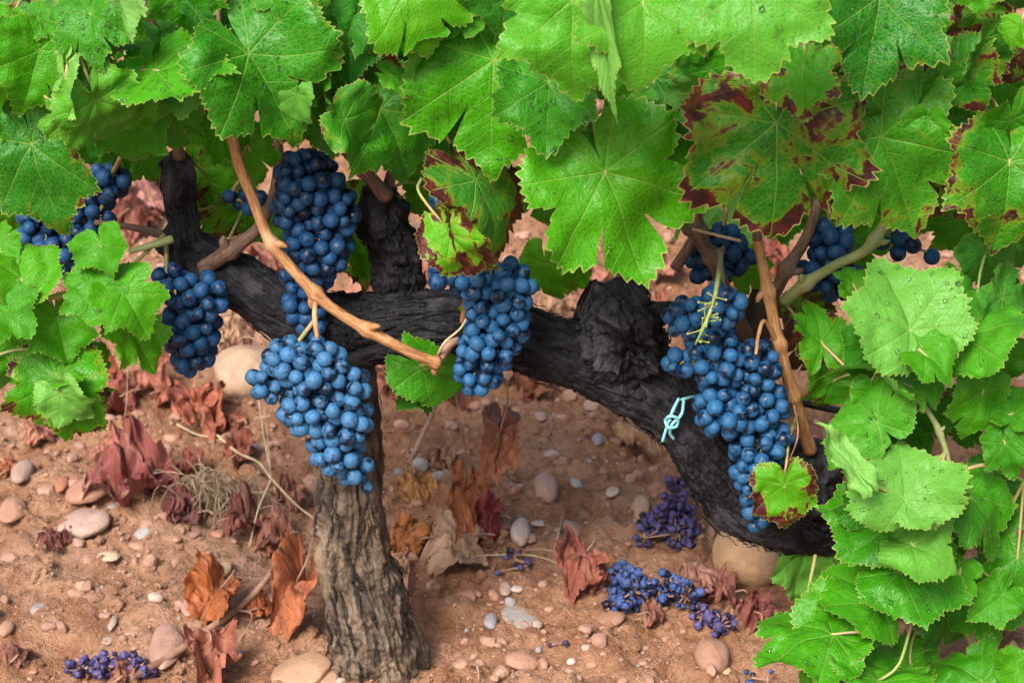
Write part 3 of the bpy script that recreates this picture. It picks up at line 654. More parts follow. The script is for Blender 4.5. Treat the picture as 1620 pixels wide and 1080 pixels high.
for q4 in ((130, 212, 150, 268), (175, 225, 215, 270), (1600, 380, 1615, 440), (60, 420, 40, 470)):
    L(q4[:2], q4[2:], .04, .0, 0, 1.1, yel=.15, hi=False)
# --- foliage filling in behind, and unseen above the frame to block light
frng = np.random.default_rng(5)
for k in range(112):
    x = frng.uniform(-60, 1690); yy = frng.uniform(-190, 150) if k % 3 else frng.uniform(-10, 150)
    a = frng.normal()*35+90; Ln = frng.uniform(62, 128)
    L((x, yy), (x+Ln*math.cos(R(a)), yy+Ln*math.sin(R(a))), frng.uniform(-.07, .15), frng.uniform(-.05, .03), frng.normal()*15, frng.uniform(1.0, 1.25),
      red=(frng.uniform(.2, .8) if frng.random() < .3 else 0.05), yel=frng.uniform(.0, .26), hi=False, seed=900+k, pet=k < 12)  # deep greens strengthen the dark gaps, shade put into leaf colour
if vine.name in STUFF:
    o = obj("foliage", STUFF[vine.name].mesh("foliage", M_LEAF, root), vine); o['kind'] = 'stuff'

# --- leafy shoots of the next vine, front right
root2 = P(1600, 1330, -.05); root2[2] = 0
vine2 = empty("grapevine", root2, "young bright green leafy vine shoots overhanging the lower right, in front of the black arm", "grapevine")
SHOOTS.clear()
def cane2(pts, mat, nodes=(), **k): return cane(pts, mat, vine2, root2, nodes, **k)
cane2([(1600, 1330, -.05, 16), (1540, 1130, -.07, 13), (1565, 1045, -.08, 12), (1592, 1000, -.09, 11), (1640, 950, -.08, 10), (1700, 860, -.06, 9)], M_CANEB, (2, 3))
cane2([(1592, 1000, -.09, 9), (1612, 1030, -.10, 6), (1640, 1010, -.12, 5)], M_PET)
cane2([(1560, 1050, -.08, 8), (1470, 900, -.11, 6), (1478, 820, -.14, 5.5), (1500, 745, -.15, 5.5), (1485, 680, -.15, 5), (1455, 622, -.14, 4.5), (1470, 560, -.14, 4), (1440, 520, -.15, 4)], M_CANEG, (2, 3, 4), name="shoot")
cane2([(1485, 760, -.15, 4), (1560, 735, -.14, 3.5), (1620, 760, -.13, 3)], M_PET, name="shoot")
cane2([(1700, 860, -.06, 8), (1640, 700, -.08, 6), (1560, 600, -.10, 5), (1545, 540, -.11, 4)], M_CANEG, (1, 2), name="shoot")
def L2(*a, **k): return leaf(*a, parent=vine2, origin=root2, **k)
L2((1440, 522), (1393, 384), -.17, -.02, 5, 1.15, yel=.4, pale=.42, s1=.75, s2=.7, drops=50)
L2((1526, 532), (1608, 424), -.15, -.02, -15, 1.15, yel=.35, pale=.08)
L2((1500, 500), (1520, 400), -.12, -.02, 20, .9, yel=.3)
L2((1424, 604), (1318, 528), -.16, -.02, 0, 1.1, yel=.4, pale=.05, drops=40)
L2((1388, 668), (1322, 596), -.18, -.02, 0, 1.05, yel=.4, pale=.1, drops=40)
L2((1300, 545), (1290, 455), -.08, -.01, 0, .8, yel=.5, red=.42)
L2((1350, 452), (1340, 405), -.09, 0, 0, .9, yel=.5)
L2((1462, 560), (1518, 596), -.19, -.02, 0, 1.25, yel=.4)
L2((1432, 790), (1424, 682), -.22, -.01, 0, 1.45, yel=.4, pale=.45, up=.55, jit=.03, s1=.8, s2=.75, drops=40)  # paleness puts the light on its top into the leaf colour
L2((1440, 785), (1532, 722), -.21, -.01, -10, .9, yel=.4, pale=.5, up=.55)
L2((1352, 744), (1296, 655), -.235, .0, 20, .45, yel=.5, pale=.8, jit=.02)
L2((1556, 618), (1538, 708), -.14, -.02, 0, 1.0, yel=.35)
L2((1602, 655), (1622, 600), -.14, -.02, 0, 1.1, yel=.35)
L2((1535, 785), (1612, 872), -.15, -.03, 0, 1.1, yel=.22, drops=50)
L2((1424, 826), (1276, 792), -.16, -.02, 0, 1.0, yel=.3, s1=.75)
L2((1400, 800), (1360, 900), -.14, -.03, 0, 1.1, yel=.25)
L2((1442, 862), (1532, 902), -.21, -.03, 0, .95, yel=.35, pale=.3, cup=.18, fold=.3)
L2((1422, 905), (1556, 948), -.18, -.03, 10, .95, yel=.25, drops=40)
L2((1392, 955), (1300, 868), -.15, -.02, 0, 1.0, yel=.4)
L2((1318, 1004), (1182, 950), -.17, -.03, 0, 1.1, yel=.35, drops=60)
L2((1318, 1012), (1236, 1086), -.16, -.02, 0, 1.1, yel=.35)
L2((1330, 1010), (1460, 985), -.15, -.02, 0, 1.0, yel=.35)
L2((1390, 1078), (1378, 1022), -.20, -.03, 0, 1.5, yel=.35)
L2((1552, 1078), (1472, 1020), -.18, -.02, 0, 1.2, yel=.35)
L2((1566, 955), (1492, 1010), -.14, 0, 0, 1.1, yel=.25)
L2((1610, 880), (1600, 980), -.14, -.03, 0, 1.0, yel=.3)
L2((1590, 560), (1600, 620), -.11, 0, 0, 1.3, yel=.2)
L2((1610, 1060), (1560, 1082), -.19, 0, 0, 1.2, yel=.35)
L2((1585, 470), (1630, 540), -.12, 0, 0, 1.2, yel=.2, pale=.1)
L2((1480, 640), (1440, 690), -.10, 0, 0, 1.2, yel=.2)
L2((1510, 840), (1450, 800), -.10, 0, 0, 1.3, yel=.1)
L2((1580, 740), (1560, 690), -.09, 0, 0, 1.3, yel=.1)
L2((1430, 700), (1350, 640), -.11, 0, 0, 1.1, yel=.1)
L2((1455, 940), (1420, 880), -.12, 0, 0, 1.2, yel=.2)
L2((1590, 910), (1530, 870), -.11, 0, 0, 1.3, yel=.15)
L2((1340, 1050), (1310, 1085), -.13, 0, 0, 1.3, yel=.25)
L2((1380, 560), (1370, 470), -.11, 0, 0, 1.1, yel=.15)
L2((1600, 800), (1640, 740), -.11, 0, 0, 1.2, yel=.15)
L2((1440, 1050), (1500, 1090), -.14, 0, 0, 1.2, yel=.25)
L2((1350, 1000), (1262, 985), -.12, -.02, 0, 1.0, yel=.3)
L2((1480, 880), (1440, 935), -.15, -.01, 0, .9, yel=.3)
L2((1500, 770), (1480, 840), -.17, -.01, 0, .8, yel=.35)
L2((1345, 700), (1305, 745), -.17, -.01, 0, .9, yel=.4)
L2((1590, 700), (1605, 770), -.15, -.01, 0, .9, yel=.3)
L2((1520, 905), (1500, 965), -.17, -.02, 0, .9, yel=.3)
L2((1385, 620), (1400, 690), -.155, -.01, 0, .9, yel=.3)
L2((1585, 940), (1530, 985), -.17, -.02, 0, .9, yel=.35)
L2((1590, 660), (1610, 730), -.10, -.01, 0, 1.0, yel=.2)
L2((1530, 650), (1510, 720), -.08, .0, 0, 1.1, yel=.1)
L2((1610, 470), (1590, 540), -.09, .0, 0, 1.1, yel=.1)
L2((1480, 560), (1470, 630), -.08, .0, 0, 1.1, yel=.1)
L2((1560, 400), (1570, 470), -.06, .0, 0, 1.2, yel=.1)
L2((1320, 600), (1300, 670), -.07, .0, 0, 1.0, yel=.3, red=.5)
L2((1500, 960), (1530, 1040), -.12, .0, 0, 1.1, yel=.15)
L2((1560, 900), (1590, 960), -.13, .0, 0, 1.0, yel=.15)
sp_leaf = leaf((524, 942), (530, 916), -.062, 0, 0, 1.0, yel=.6, hi=False, up=.4, pet=False)
leaf((526, 934), (546, 928), -.062, 0, 0, 1.0, yel=.6, hi=False, up=.4, pet=False)

# ------------------------------------------------------------------ grapes
def berry_mesh(name, mat, seed, sub=3, lump=.09, crump=0.0):
    bm = bmesh.new(); bmesh.ops.create_icosphere(bm, subdivisions=sub, radius=1.0)
    V = np.array([v.co for v in bm.verts]); F = np.array([[v.index for v in f.verts] for f in bm.faces]); bm.free()
    r = 1+lump*perlin(V*1.3+seed*7, seed)
    if crump:
        r = r*(1 - crump*.55*np.abs(fbm(V*2.1+seed*3, 2, seed))*1.8 - crump*.25*np.abs(perlin(V*4.5+seed, seed+2)))
    V = V*r[:, None]*np.array([(1, .93, 1.06, .96, 1.0)[seed % 5], (.94, 1.02, .97, 1.05, 1)[seed % 5], (1.05, 1.0, .96, 1.0, 1.08)[seed % 5]])
    return V, F
BV = [berry_mesh("grape", M_GRAPE, k) for k in range(5)]
RV = [berry_mesh("grape", M_RAISIN, k+20, 3, .16, 1.5) for k in range(5)]
def scaled(cache, V, F, r, mat, key):
    q = (key, round(r, 5))
    if q not in cache: cache[q] = mesh("grape", V*r, F, None, mat)
    return cache[q]
CACHE = {}
def fill(circ, rb, rng, spacing, inner=True):
    """berry centres packed over the surface of a union of spheres (world)"""
    C = np.array([c for c, r in circ]); Rr = np.array([r for c, r in circ])
    out = []
    for layer, (lo, hi, n, fac) in enumerate(((-1.25*rb, -.85*rb, 9000, spacing), (-2.6*rb, -1.8*rb, 2500, spacing))):
        if layer and not inner: break
        k = rng.integers(0, len(C), n); d = rng.normal(size=(n, 3)); d /= np.linalg.norm(d, axis=1)[:, None]
        p = C[k]+d*np.maximum(Rr[k][:, None]+rng.uniform(lo, hi, n)[:, None], 0)
        sdv = np.min(np.linalg.norm(p[:, None]-C[None], axis=2)-Rr[None], axis=1)
        p = p[(sdv <= hi+1e-6) & (sdv >= lo-1e-6)]
        for q in p:
            if layer and q[1] > C[:, 1].mean()+.01: continue
            if all((q[0]-o[0])**2+(q[1]-o[1])**2+(q[2]-o[2])**2 > (fac*rb)**2 for o in out): out.append(q)
    P_ = np.array(out)
    for _ in range(10):                                             # settle: push apart overlapping berries
        D = P_[:, None]-P_[None]; d = np.linalg.norm(D, axis=2)+np.eye(len(P_)); ov = np.clip(1.78*rb-d, 0, None)*(1-np.eye(len(P_)))
        P_ = P_ + (D/d[..., None]*ov[..., None]).sum(1)*.22
    return P_
def bunch(name, label, cat, group, circles, Yv, rb_px, hang, mats=(M_GRAPE,), seed=1, raisin=False, spacing=1.50, stalk=None, ground=False, rmat=M_RACHIS, flat=1.0):
    rng = np.random.default_rng(seed)
    if ground:
        circ = []
        for x, y, r in circles:
            p = G(x, y+r*.55); rr = r*mpp(p); circ.append((np.array([p[0], p[1], float(ground_z(p[0], p[1]))+rr*.70*flat]), rr))
    else:
        circ = []
        for x, y, r in circles:
            p = P(x, y, Yv); circ.append((p, r*mpp(p)))
    c0 = circ[0][0]; rb = rb_px*mpp(c0)
    pts = fill(circ, rb, rng, spacing, inner=True)
    if raisin: pts = pts + rng.normal(size=pts.shape)*rb*.5
    if ground:
        gz = ground_z(pts[:, 0], pts[:, 1]); pts[:, 2] = gz + np.maximum((pts[:, 2]-gz)*flat, rb*.55)
    base = np.array(hang if hang is not None else c0, float)
    e = empty(name, base, label, cat, group)
    # sort by how well the camera sees each berry
    cen = np.mean([c for c, r in circ], axis=0)
    near = np.linalg.norm(pts-CAMV, axis=1); pts = pts[np.argsort(near)]
    V0 = RV if raisin else BV; rest = MB()
    mat = mats[0]
    for k, q in enumerate(pts):
        rk = rb*float(rng.choice([.82, .92, .98, 1.0, 1.0, 1.06])) if not raisin else rb*float(rng.choice([.7, .85, 1.0, 1.15]))
        vi = int(rng.integers(0, 5)); V, F = V0[vi]
        ax = q-cen; ax = ax/(np.linalg.norm(ax)+1e-9); ax = ax+np.array([0, 0, -.5])+rng.normal(size=3)*.35; ax /= np.linalg.norm(ax)
        Rm = Vector(-ax).to_track_quat('Z', 'Y').to_matrix() @ Matrix.Rotation(float(rng.uniform(0, 6.28)), 3, 'Z')
        if k < 100:
            obj("grape", scaled(CACHE, V, F, round(rk, 4), mat, (raisin, vi, mat.name)), e, q-base, Rm)
        else:
            rest.add((V*rk)@np.array(Rm).T + q - base, F)
    if rest.n:
        o = obj("grape_remainder", rest.mesh("grape_remainder", mat), e); o['kind'] = 'stuff'; o.name = "grapes"
    mb = MB()                                                        # the stalk and its side branches
    spine = [base]+[c for c, r in circ]
    order = [base]; 
    cs = sorted([c for c, r in circ], key=lambda c: -c[2]) if not ground else [c for c, r in circ]
    mb.tube([base]+cs[:max(2, len(cs))], np.linspace(.0022, .0009, len(cs)+1), 7, 8*len(cs))
    for q in pts[::(2 if not raisin else 1)]:
        kk = np.argmin(np.linalg.norm(np.array(cs)-q, axis=1)); a = cs[kk]
        mb.tube([a, (a+q)/2+rng.normal(size=3)*.002, q], [.0011, .0008, .0006], 5, 5, caps=False)
    obj("stem", mb.mesh("stem", rmat, base), e)
    return e
GB, GL = "grape_bunch", "grape bunches hanging from the old vine"
bunch(GB, "large pale blue grape bunch hanging in front of the grey trunk", "grape bunch", GL,
      [(500, 585, 56), (424, 605, 37), (456, 570, 42), (550, 612, 42), (500, 638, 60), (540, 662, 54), (530, 706, 50), (560, 738, 36), (572, 764, 23), (478, 655, 38)], -.092, 13.2, P(502, 500, -.08), (M_GRAPEP,), seed=3)
bunch(GB, "blue grape bunch hanging before the arm under the red and green leaves", "grape bunch", GL,
      [(800, 455, 50), (750, 440, 40), (788, 500, 56), (772, 545, 52), (757, 585, 42), (741, 606, 24)], -.078, 13.3, P(790, 390, -.03), seed=4)
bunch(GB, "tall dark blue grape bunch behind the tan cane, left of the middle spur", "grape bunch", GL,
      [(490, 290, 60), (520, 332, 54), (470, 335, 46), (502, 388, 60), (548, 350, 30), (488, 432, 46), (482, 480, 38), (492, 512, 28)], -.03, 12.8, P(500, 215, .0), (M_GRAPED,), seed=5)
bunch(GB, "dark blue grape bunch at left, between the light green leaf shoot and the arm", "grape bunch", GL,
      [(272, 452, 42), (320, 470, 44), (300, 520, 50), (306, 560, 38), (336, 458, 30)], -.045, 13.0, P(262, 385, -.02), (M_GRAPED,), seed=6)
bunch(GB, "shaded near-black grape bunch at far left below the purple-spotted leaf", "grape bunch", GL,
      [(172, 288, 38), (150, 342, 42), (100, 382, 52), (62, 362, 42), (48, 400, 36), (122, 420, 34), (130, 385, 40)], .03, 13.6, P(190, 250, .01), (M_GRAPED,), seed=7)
green_e = bunch(GB, "long grape bunch with green stalks showing, beside the blue twine on the arm", "grape bunch", GL,
      [(1140, 482, 42), (1086, 502, 38), (1074, 575, 30), (1130, 560, 55), (1190, 582, 50), (1150, 640, 58), (1205, 640, 46), (1202, 702, 55), (1206, 752, 49), (1204, 798, 36), (1200, 832, 18)], -.085, 13.2, P(1140, 400, -.02), seed=8)
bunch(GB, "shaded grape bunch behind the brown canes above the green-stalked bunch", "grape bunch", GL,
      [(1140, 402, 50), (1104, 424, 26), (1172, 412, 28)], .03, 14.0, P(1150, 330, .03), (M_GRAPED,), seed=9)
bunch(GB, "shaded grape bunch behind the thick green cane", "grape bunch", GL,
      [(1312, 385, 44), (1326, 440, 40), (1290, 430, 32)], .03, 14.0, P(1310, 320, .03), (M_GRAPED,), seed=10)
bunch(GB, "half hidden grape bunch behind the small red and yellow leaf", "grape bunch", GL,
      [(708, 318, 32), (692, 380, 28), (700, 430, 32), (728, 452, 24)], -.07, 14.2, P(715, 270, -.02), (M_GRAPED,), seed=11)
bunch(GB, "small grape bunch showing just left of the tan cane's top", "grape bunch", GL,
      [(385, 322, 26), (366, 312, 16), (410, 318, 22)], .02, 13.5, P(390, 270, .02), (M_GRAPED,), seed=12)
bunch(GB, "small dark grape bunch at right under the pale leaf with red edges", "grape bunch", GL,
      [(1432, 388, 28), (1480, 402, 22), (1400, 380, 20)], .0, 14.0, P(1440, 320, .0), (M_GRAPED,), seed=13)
cane([(499, 470, -.082, 5), (498, 500, -.088, 5), (502, 535, -.095, 4)], M_CANE, name="tendril")
cane([(693, 560, -.068, 3), (705, 540, -.075, 2.5), (728, 520, -.07, 2), (740, 500, -.06, 1.6)], M_STRAW, name="tendril")
cane([(1232, 548, -.06, 5), (1210, 508, -.075, 4), (1200, 530, -.09, 3.5), (1196, 560, -.11, 3)], M_CANE, name="tendril")
cane([(1256, 640, -.07, 1.8), (1262, 690, -.085, 1.6), (1240, 745, -.10, 1.5), (1228, 770, -.11, 1.4)], M_TWIG, name="tendril")
gm = MB(); gb0 = P(1140, 400, -.02); grg = np.random.default_rng(3)
gm.tube([gb0, P(1136, 440, -.10), P(1128, 480, -.128), P(1112, 520, -.135), P(1100, 545, -.13)], [.0022, .0021, .0018, .0014, .001], 8, 30)
for gx_, gy_ in ((1130, 470), (1124, 490), (1116, 508), (1110, 522), (1104, 538), (1128, 480), (1120, 500)):
    for q_ in range(3):
        a_ = P(gx_, gy_, -.13); d_ = grg.normal(size=3)*np.array([1, .5, .8]); d_ /= np.linalg.norm(d_); e_ = a_+d_*grg.uniform(.006, .013)-np.array([0, .003, 0])
        gm.tube([a_, (a_+e_)/2, e_, e_+d_*.0012], [.0008, .0006, .0007, .0014], 6, 8)
obj("stem", gm.mesh("stem", M_PET, gb0), green_e)
DB, DG = "dried_grape_bunch", "dried grape bunches fallen on the soil"
bunch(DB, "long purple dried grape bunch lying uphill on the soil left of the round boulder", "dried grapes", DG,
      [(1085, 770, 26), (1068, 800, 32), (1040, 830, 32), (1075, 845, 32), (1018, 855, 20)], 0, 8.0, None, (M_RAISIN,), 31, True, 1.45, ground=True, rmat=M_TWIG)
bunch(DB, "round blue dried grape bunch, nearest to the red brown curled leaf", "dried grapes", DG,
      [(990, 915, 30), (1000, 940, 36), (980, 950, 26)], 0, 8.6, None, (M_RAISINB,), 32, True, 1.45, ground=True, rmat=M_TWIG)
bunch(DB, "dark purple-brown dried grape bunch just right of the round blue one", "dried grapes", DG,
      [(1060, 930, 28), (1085, 945, 26), (1045, 950, 20)], 0, 8.0, None, (M_RAISINB,), 33, True, 1.45, ground=True, rmat=M_TWIG)
bunch(DB, "small violet dried grape bunch in front of the pinkish dry leaf", "dried grapes", DG,
      [(1110, 975, 22), (1140, 985, 24)], 0, 8.0, None, (M_RAISIN,), 34, True, 1.45, ground=True, rmat=M_TWIG)
bunch(DB, "flat violet dried grape bunch at the bottom left by the dry cane's end", "dried grapes", DG,
      [(130, 1058, 24), (165, 1054, 26), (200, 1056, 25), (228, 1052, 18)], 0, 8.0, None, (M_RAISIN,), 35, True, 1.45, ground=True, rmat=M_TWIG)
bunch(DB, "few scattered mauve dried grapes beside the pale tan dry leaf", "dried grapes", DG,
      [(815, 886, 22), (835, 900, 14), (788, 904, 9)], 0, 7.5, None, (M_RAISIN,), 36, True, 2.2, ground=True, rmat=M_TWIG)
bunch(DB, "tiny scrap of dried grapes on bare soil below the flat grey stone", "dried grapes", DG,
      [(876, 1018, 9), (890, 1018, 9)], 0, 6.5, None, (M_RAISIN,), 37, True, 1.45, ground=True, rmat=M_TWIG)
bunch(DB, "dried grapes at the bottom edge below the brown egg-shaped stone", "dried grapes", DG,
      [(1190, 1072, 18), (1215, 1076, 18)], 0, 8.0, None, (M_RAISINB,), 38, True, 2.1, ground=True, rmat=M_TWIG)

# ------------------------------------------------------------------ dry leaves on the soil
DLG = "dry leaves fallen on the soil"
def dry(label, px, py, wd, ht, ang, tone, face=.5, crumple=.55, lift=0.0, seed=0, hang=None, droop=None, petiole=True, Yv=None, k=.92, w=1.0, rough=1.0):
    rng = np.random.default_rng(int(px*7+py)+seed)
    V, F, A = leaf_arrays(rng, 220, 14, w=w, fold=rng.uniform(-.1, .6), droop=droop if droop is not None else rng.uniform(.2, 1.3), wav=.18, crumple=crumple*1.35, rag=rough, pucker=2.0, curl=rng.uniform(.25, 1.15)*rng.choice([-1, 1])*(.6 if Yv is not None else 1))
    c = V.mean(0); 
    gp = G(px, py+ht*.22) if Yv is None else P(px, py, Yv)
    size = max(wd, ht)*k*mpp(gp); V = (V-c)*size
    vd = CAMV-gp; vd /= np.linalg.norm(vd); face = face*(.58 if Yv is None else 1); n = vd*face+UP*(1-face); n /= np.linalg.norm(n)
    # midrib direction from its angle in the picture
    right = np.array([1.0, 0, 0]); upv = np.cross(n, right)*1.0; upv = np.cross(right, -n) if upv[2] < 0 else upv
    Mv = right*math.cos(R(ang))+upv*math.sin(R(ang)); B = basis(Mv, n)
    W = V@B.T
    # squash to the proportions seen
    ext = W[:, 0].max()-W[:, 0].min(); W[:, 0] *= np.clip(wd*mpp(gp)/ext, .6, 1.8)
    pos = gp.copy()
    if Yv is None:
        gz = ground_z(W[:, 0]+pos[0], W[:, 1]+pos[1]); d = (W[:, 2]+pos[2]-gz); pos[2] -= np.percentile(d, 3)-.001-lift
    A['tone'] = np.tile(np.array(tone)*1.3, (len(V), 1))
    o = obj("dry_leaf", mesh("dry_leaf", W, F, A, M_DRY), None, pos); tag(o, label, "dry leaf", DLG if Yv is None else None)
    if petiole:
        j = W[0]; d = -Mv*size*.5
        e = (hang-pos) if hang is not None else j+d+UP*.004
        mid = (j+e)/2+np.array([.004, 0, .004])
        Vp, Fp = tube([j, mid, e], [.0012, .001, .0011], 7, 12); obj("petiole", mesh("petiole", Vp, Fp, None, M_TWIG), o)
    return o
OR, RB, DK, PK, TN, BR, CR = (0.36, .105, .030), (0.30, .082, .050), (0.115, .026, .026), (0.36, .15, .11), (0.42, .26, .155), (0.25, .10, .055), (0.26, .036, .042)
dry("large orange-red crumpled dry leaf left of the beige background boulder", 318, 645, 100, 92, 100, (0.34, .10, .06), .6)
dry("pale red dry leaf curled up under the hanging left leaf shoot", 238, 612, 70, 56, 20, (0.34, .12, .08), .5, seed=3)
dry("dark red dry leaf half under the lowest left green leaf", 185, 640, 78, 52, 200, (0.24, .06, .045), .4, seed=4)
dry("scarlet dry leaf tucked behind the lowest left green leaf", 175, 604, 46, 30, 10, (0.33, .08, .03), .4, seed=5)
dry("pinkish dry leaf curled upright behind the brown oval stone", 198, 742, 70, 60, 60, (0.36, .13, .09), .6, seed=6)
dry("broad wine-red dry leaf lying beyond the pink-grey oval stone", 222, 785, 150, 55, 175, (0.20, .05, .045), .2, crumple=.5, w=.9)
dry("small wine-red dry leaf pointing right towards the grass tuft", 258, 765, 60, 40, 30, (0.22, .05, .045), .3, seed=9)
dry("dark purple-brown dry leaf in front of the straw grass tuft", 305, 822, 70, 40, 160, (0.09, .03, .03), .2)
dry("dark maroon dry leaf lying against the trunk's left side", 385, 832, 80, 55, 20, (0.14, .04, .035), .3)
dry("reddish dry leaf flattened right of the maroon one beside the trunk", 440, 850, 70, 40, 190, (0.27, .11, .08), .25, seed=2)
dry("orange dry leaf standing on the fallen dry cane", 345, 962, 94, 84, 235, OR, .75, crumple=.4, seed=21, droop=.5)
dry("small orange dry leaf in the middle of the fallen dry cane", 410, 965, 52, 46, 30, (0.30, .08, .028), .45, seed=11)
dry("long twisted orange-brown dry leaf propped against the trunk's base", 470, 950, 84, 165, 252, (0.34, .105, .045), .95, crumple=.45, w=.6, k=.85, droop=.4)
dry("reddish brown dry leaf below the fallen dry cane at the bottom edge", 335, 1048, 95, 75, 285, (0.28, .095, .06), .45)
dry("brown dry leaf hanging by a thread with glowing orange lower half", 735, 775, 66, 105, 255, (0.33, .12, .05), .8, crumple=.45, hang=P(726, 665, .16), Yv=.16, w=.75)
dry("brown dry leaf hanging point down below the middle of the arm", 790, 688, 70, 112, 265, (0.22, .085, .05), .8, crumple=.4, hang=P(802, 602, .10), Yv=.10, w=.75)
dry("crimson crumpled dry leaf lying left of the cream kidney-shaped stone", 768, 832, 84, 52, 170, CR, .5)
dry("orange dry leaf resting against the trunk's right side", 645, 855, 84, 78, 215, (0.36, .13, .04), .5, seed=3)
dry("small orange-yellow dry leaf above the orange one beside the trunk", 655, 770, 66, 66, 300, (0.36, .17, .05), .5)
dry("rust dry leaf between the hanging leaf and the crimson leaf", 718, 838, 74, 46, 190, (0.22, .07, .03), .3, seed=8)
dry("flat pale tan dry leaf on the soil before the crimson leaf", 725, 882, 120, 34, 185, TN, .15, crumple=.35)
dry("red brown curled dry leaf left of the round blue dried grapes", 918, 895, 88, 72, 240, (0.25, .075, .05), .5)
dry("flatter red dry leaf under the round blue dried grapes", 945, 922, 60, 40, 200, (0.26, .09, .06), .3, seed=5)
dry("thick tan dry leaf curled under the arm near the blue twine", 1015, 688, 112, 74, 330, (0.42, .25, .14), .55, crumple=.35)
dry("pinkish brown dry leaf right of the fallen dried grapes", 1112, 932, 84, 56, 20, (0.34, .16, .12), .35)
dry("dull red dry leaf under the pale green leaf in front of the boulder", 1195, 972, 66, 80, 100, (0.22, .06, .05), .5)
dry("small maroon dry leaf in the middle of the straw stalks left of the trunk", 378, 712, 52, 56, 60, (0.25, .065, .045), .5)
dry("tiny dark red dry leaf on open soil below the pink-grey oval stone", 82, 856, 56, 26, 15, (0.15, .045, .04), .3)
dry("thin tan dry leaf stuck upright on the trunk's right flank", 636, 925, 24, 64, 265, (0.38, .20, .13), .7, crumple=.3, w=.5)
dry("rust-brown dry leaf in the gap below the centre of the arm", 848, 612, 66, 46, 250, (0.24, .085, .045), .7)
dry("small rust dry leaf at the far left edge of the soil", 12, 745, 40, 30, 60, (0.33, .11, .05), .4)
dry("mauve-brown dry leaf by the bottom left dried grapes", 195, 1076, 40, 26, 60, (0.28, .11, .08), .4, seed=2)
dry("dark rosette of dry leaf in the bottom left corner", 28, 1040, 50, 26, 80, (0.22, .09, .07), .3)
dry("pale pink dry leaf deep behind the bend of the arm", 440, 425, 80, 60, 70, PK, .5, seed=1)
dry("pink dry leaf behind the arm just left of the middle spur", 585, 470, 90, 40, 10, (0.38, .17, .12), .4, seed=2)
dry("reddish dry leaf just right of the middle spur behind the arm", 665, 435, 60, 60, 110, (0.35, .13, .08), .5, seed=3)
dry("red-tinted pale dry leaf behind the arm left of the round knob", 915, 460, 90, 80, 80, (0.40, .17, .12), .6, seed=4)
dry("brown dry leaf beyond the knob's left shoulder", 900, 425, 60, 36, 10, (0.42, .24, .16), .4, seed=5)
dry("pale pink dry leaf seen through the gap beside the left stump", 225, 318, 90, 60, 30, (0.42, .20, .17), .5, seed=6)
dry("tan dry leaf through the gap below the left stump's leaves", 232, 345, 60, 40, 170, (0.40, .22, .15), .4, seed=7)
dry("red dry leaf on the soil right of the trunk's top", 615, 585, 60, 40, 20, (0.35, .12, .075), .5, seed=8)
dry("pale red dry leaf under the arm next to the dark green leaf", 652, 600, 50, 36, 130, (0.38, .17, .13), .5, seed=9)
dry("dull pink dry leaf at right through the gap by the green leaves", 1505, 640, 60, 60, 80, (0.20, .04, .035), .5, seed=10, Yv=-.02)
dry("brown dry leaf behind the left edge shoot leaves", 45, 540, 80, 50, 20, (0.36, .16, .11), .4, seed=12)

for a_ in (("crumpled red dry leaf between the scarlet leaf and the orange-red one", 265, 628, 60, 40, 30, (0.33, .10, .06)), ("brick red dry leaf beyond the wine-red one and the straw", 300, 742, 56, 34, 160, (0.26, .07, .05)),
           ("pale salmon dry leaf scrap behind the smooth brown oval stone", 162, 722, 40, 30, 80, PK), ("purple dry leaf rag under the left end of the grass tuft", 285, 800, 60, 34, 200, (0.13, .035, .035)),
           ("salmon dry leaf scrap on the soil just left of the trunk's dark bark", 460, 800, 56, 40, 40, (0.33, .14, .10)), ("ruddy dry leaf shred between the maroon leaf and the dry cane", 425, 878, 46, 26, 170, (0.28, .10, .065)),
           ("tawny dry leaf crushed against the trunk under the orange one", 632, 892, 46, 36, 250, (0.40, .22, .13)), ("red-brown dry leaf shred left of the crimson leaf", 690, 868, 50, 30, 10, (0.24, .075, .045)),
           ("bright orange dry leaf flake behind the hanging leaf's tip", 745, 815, 46, 36, 60, (0.42, .14, .03)), ("brown dry leaf scrap on the slope left of the pinkish egg stone", 700, 735, 50, 34, 120, (0.33, .16, .10)),
           ("pale dry leaf scrap under the arm beside the rust-brown one", 800, 600, 50, 30, 40, (0.40, .24, .17)), ("wine dry leaf shred beyond the violet dried grapes", 1150, 955, 60, 34, 170, (0.24, .08, .065)),
           ("salmon dry leaf scrap by the left edge under the leaf shoot", 60, 690, 56, 34, 20, (0.34, .14, .09)), ("russet dry leaf scrap right of the orange-red crumpled leaf", 375, 672, 44, 30, 140, (0.30, .10, .06)),
           ("curled umber dry leaf scrap before the round blue dried grapes", 1030, 985, 50, 26, 10, (0.27, .12, .08)), ("rosy dry leaf scrap at the upper left soil edge", 110, 655, 60, 34, 100, (0.36, .15, .10))):
    dry(*a_, .35, seed=2)
crng = np.random.default_rng(77)
for (x0, x1, y0, y1, n_) in ((180, 262, 268, 372, 6), (325, 440, 330, 470, 6), (560, 710, 360, 460, 6), (850, 1080, 390, 490, 8), (1060, 1345, 350, 470, 9), (600, 720, 560, 640, 3), (1480, 1620, 600, 720, 4), (0, 60, 380, 560, 3), (360, 420, 500, 560, 3)):
    for q_ in range(n_):
        far_t = (PK, TN, (0.33, .11, .07), (0.27, .075, .05), (0.38, .20, .13), (0.20, .06, .045))[int(crng.integers(0, 6))]
        dry("out of focus dry leaf among others on the soil far behind the black arm", crng.uniform(x0, x1), crng.uniform(y0, y1), crng.uniform(46, 85), crng.uniform(36, 62), crng.uniform(0, 360), far_t, .45, lift=.004, seed=int(crng.integers(0, 999)))
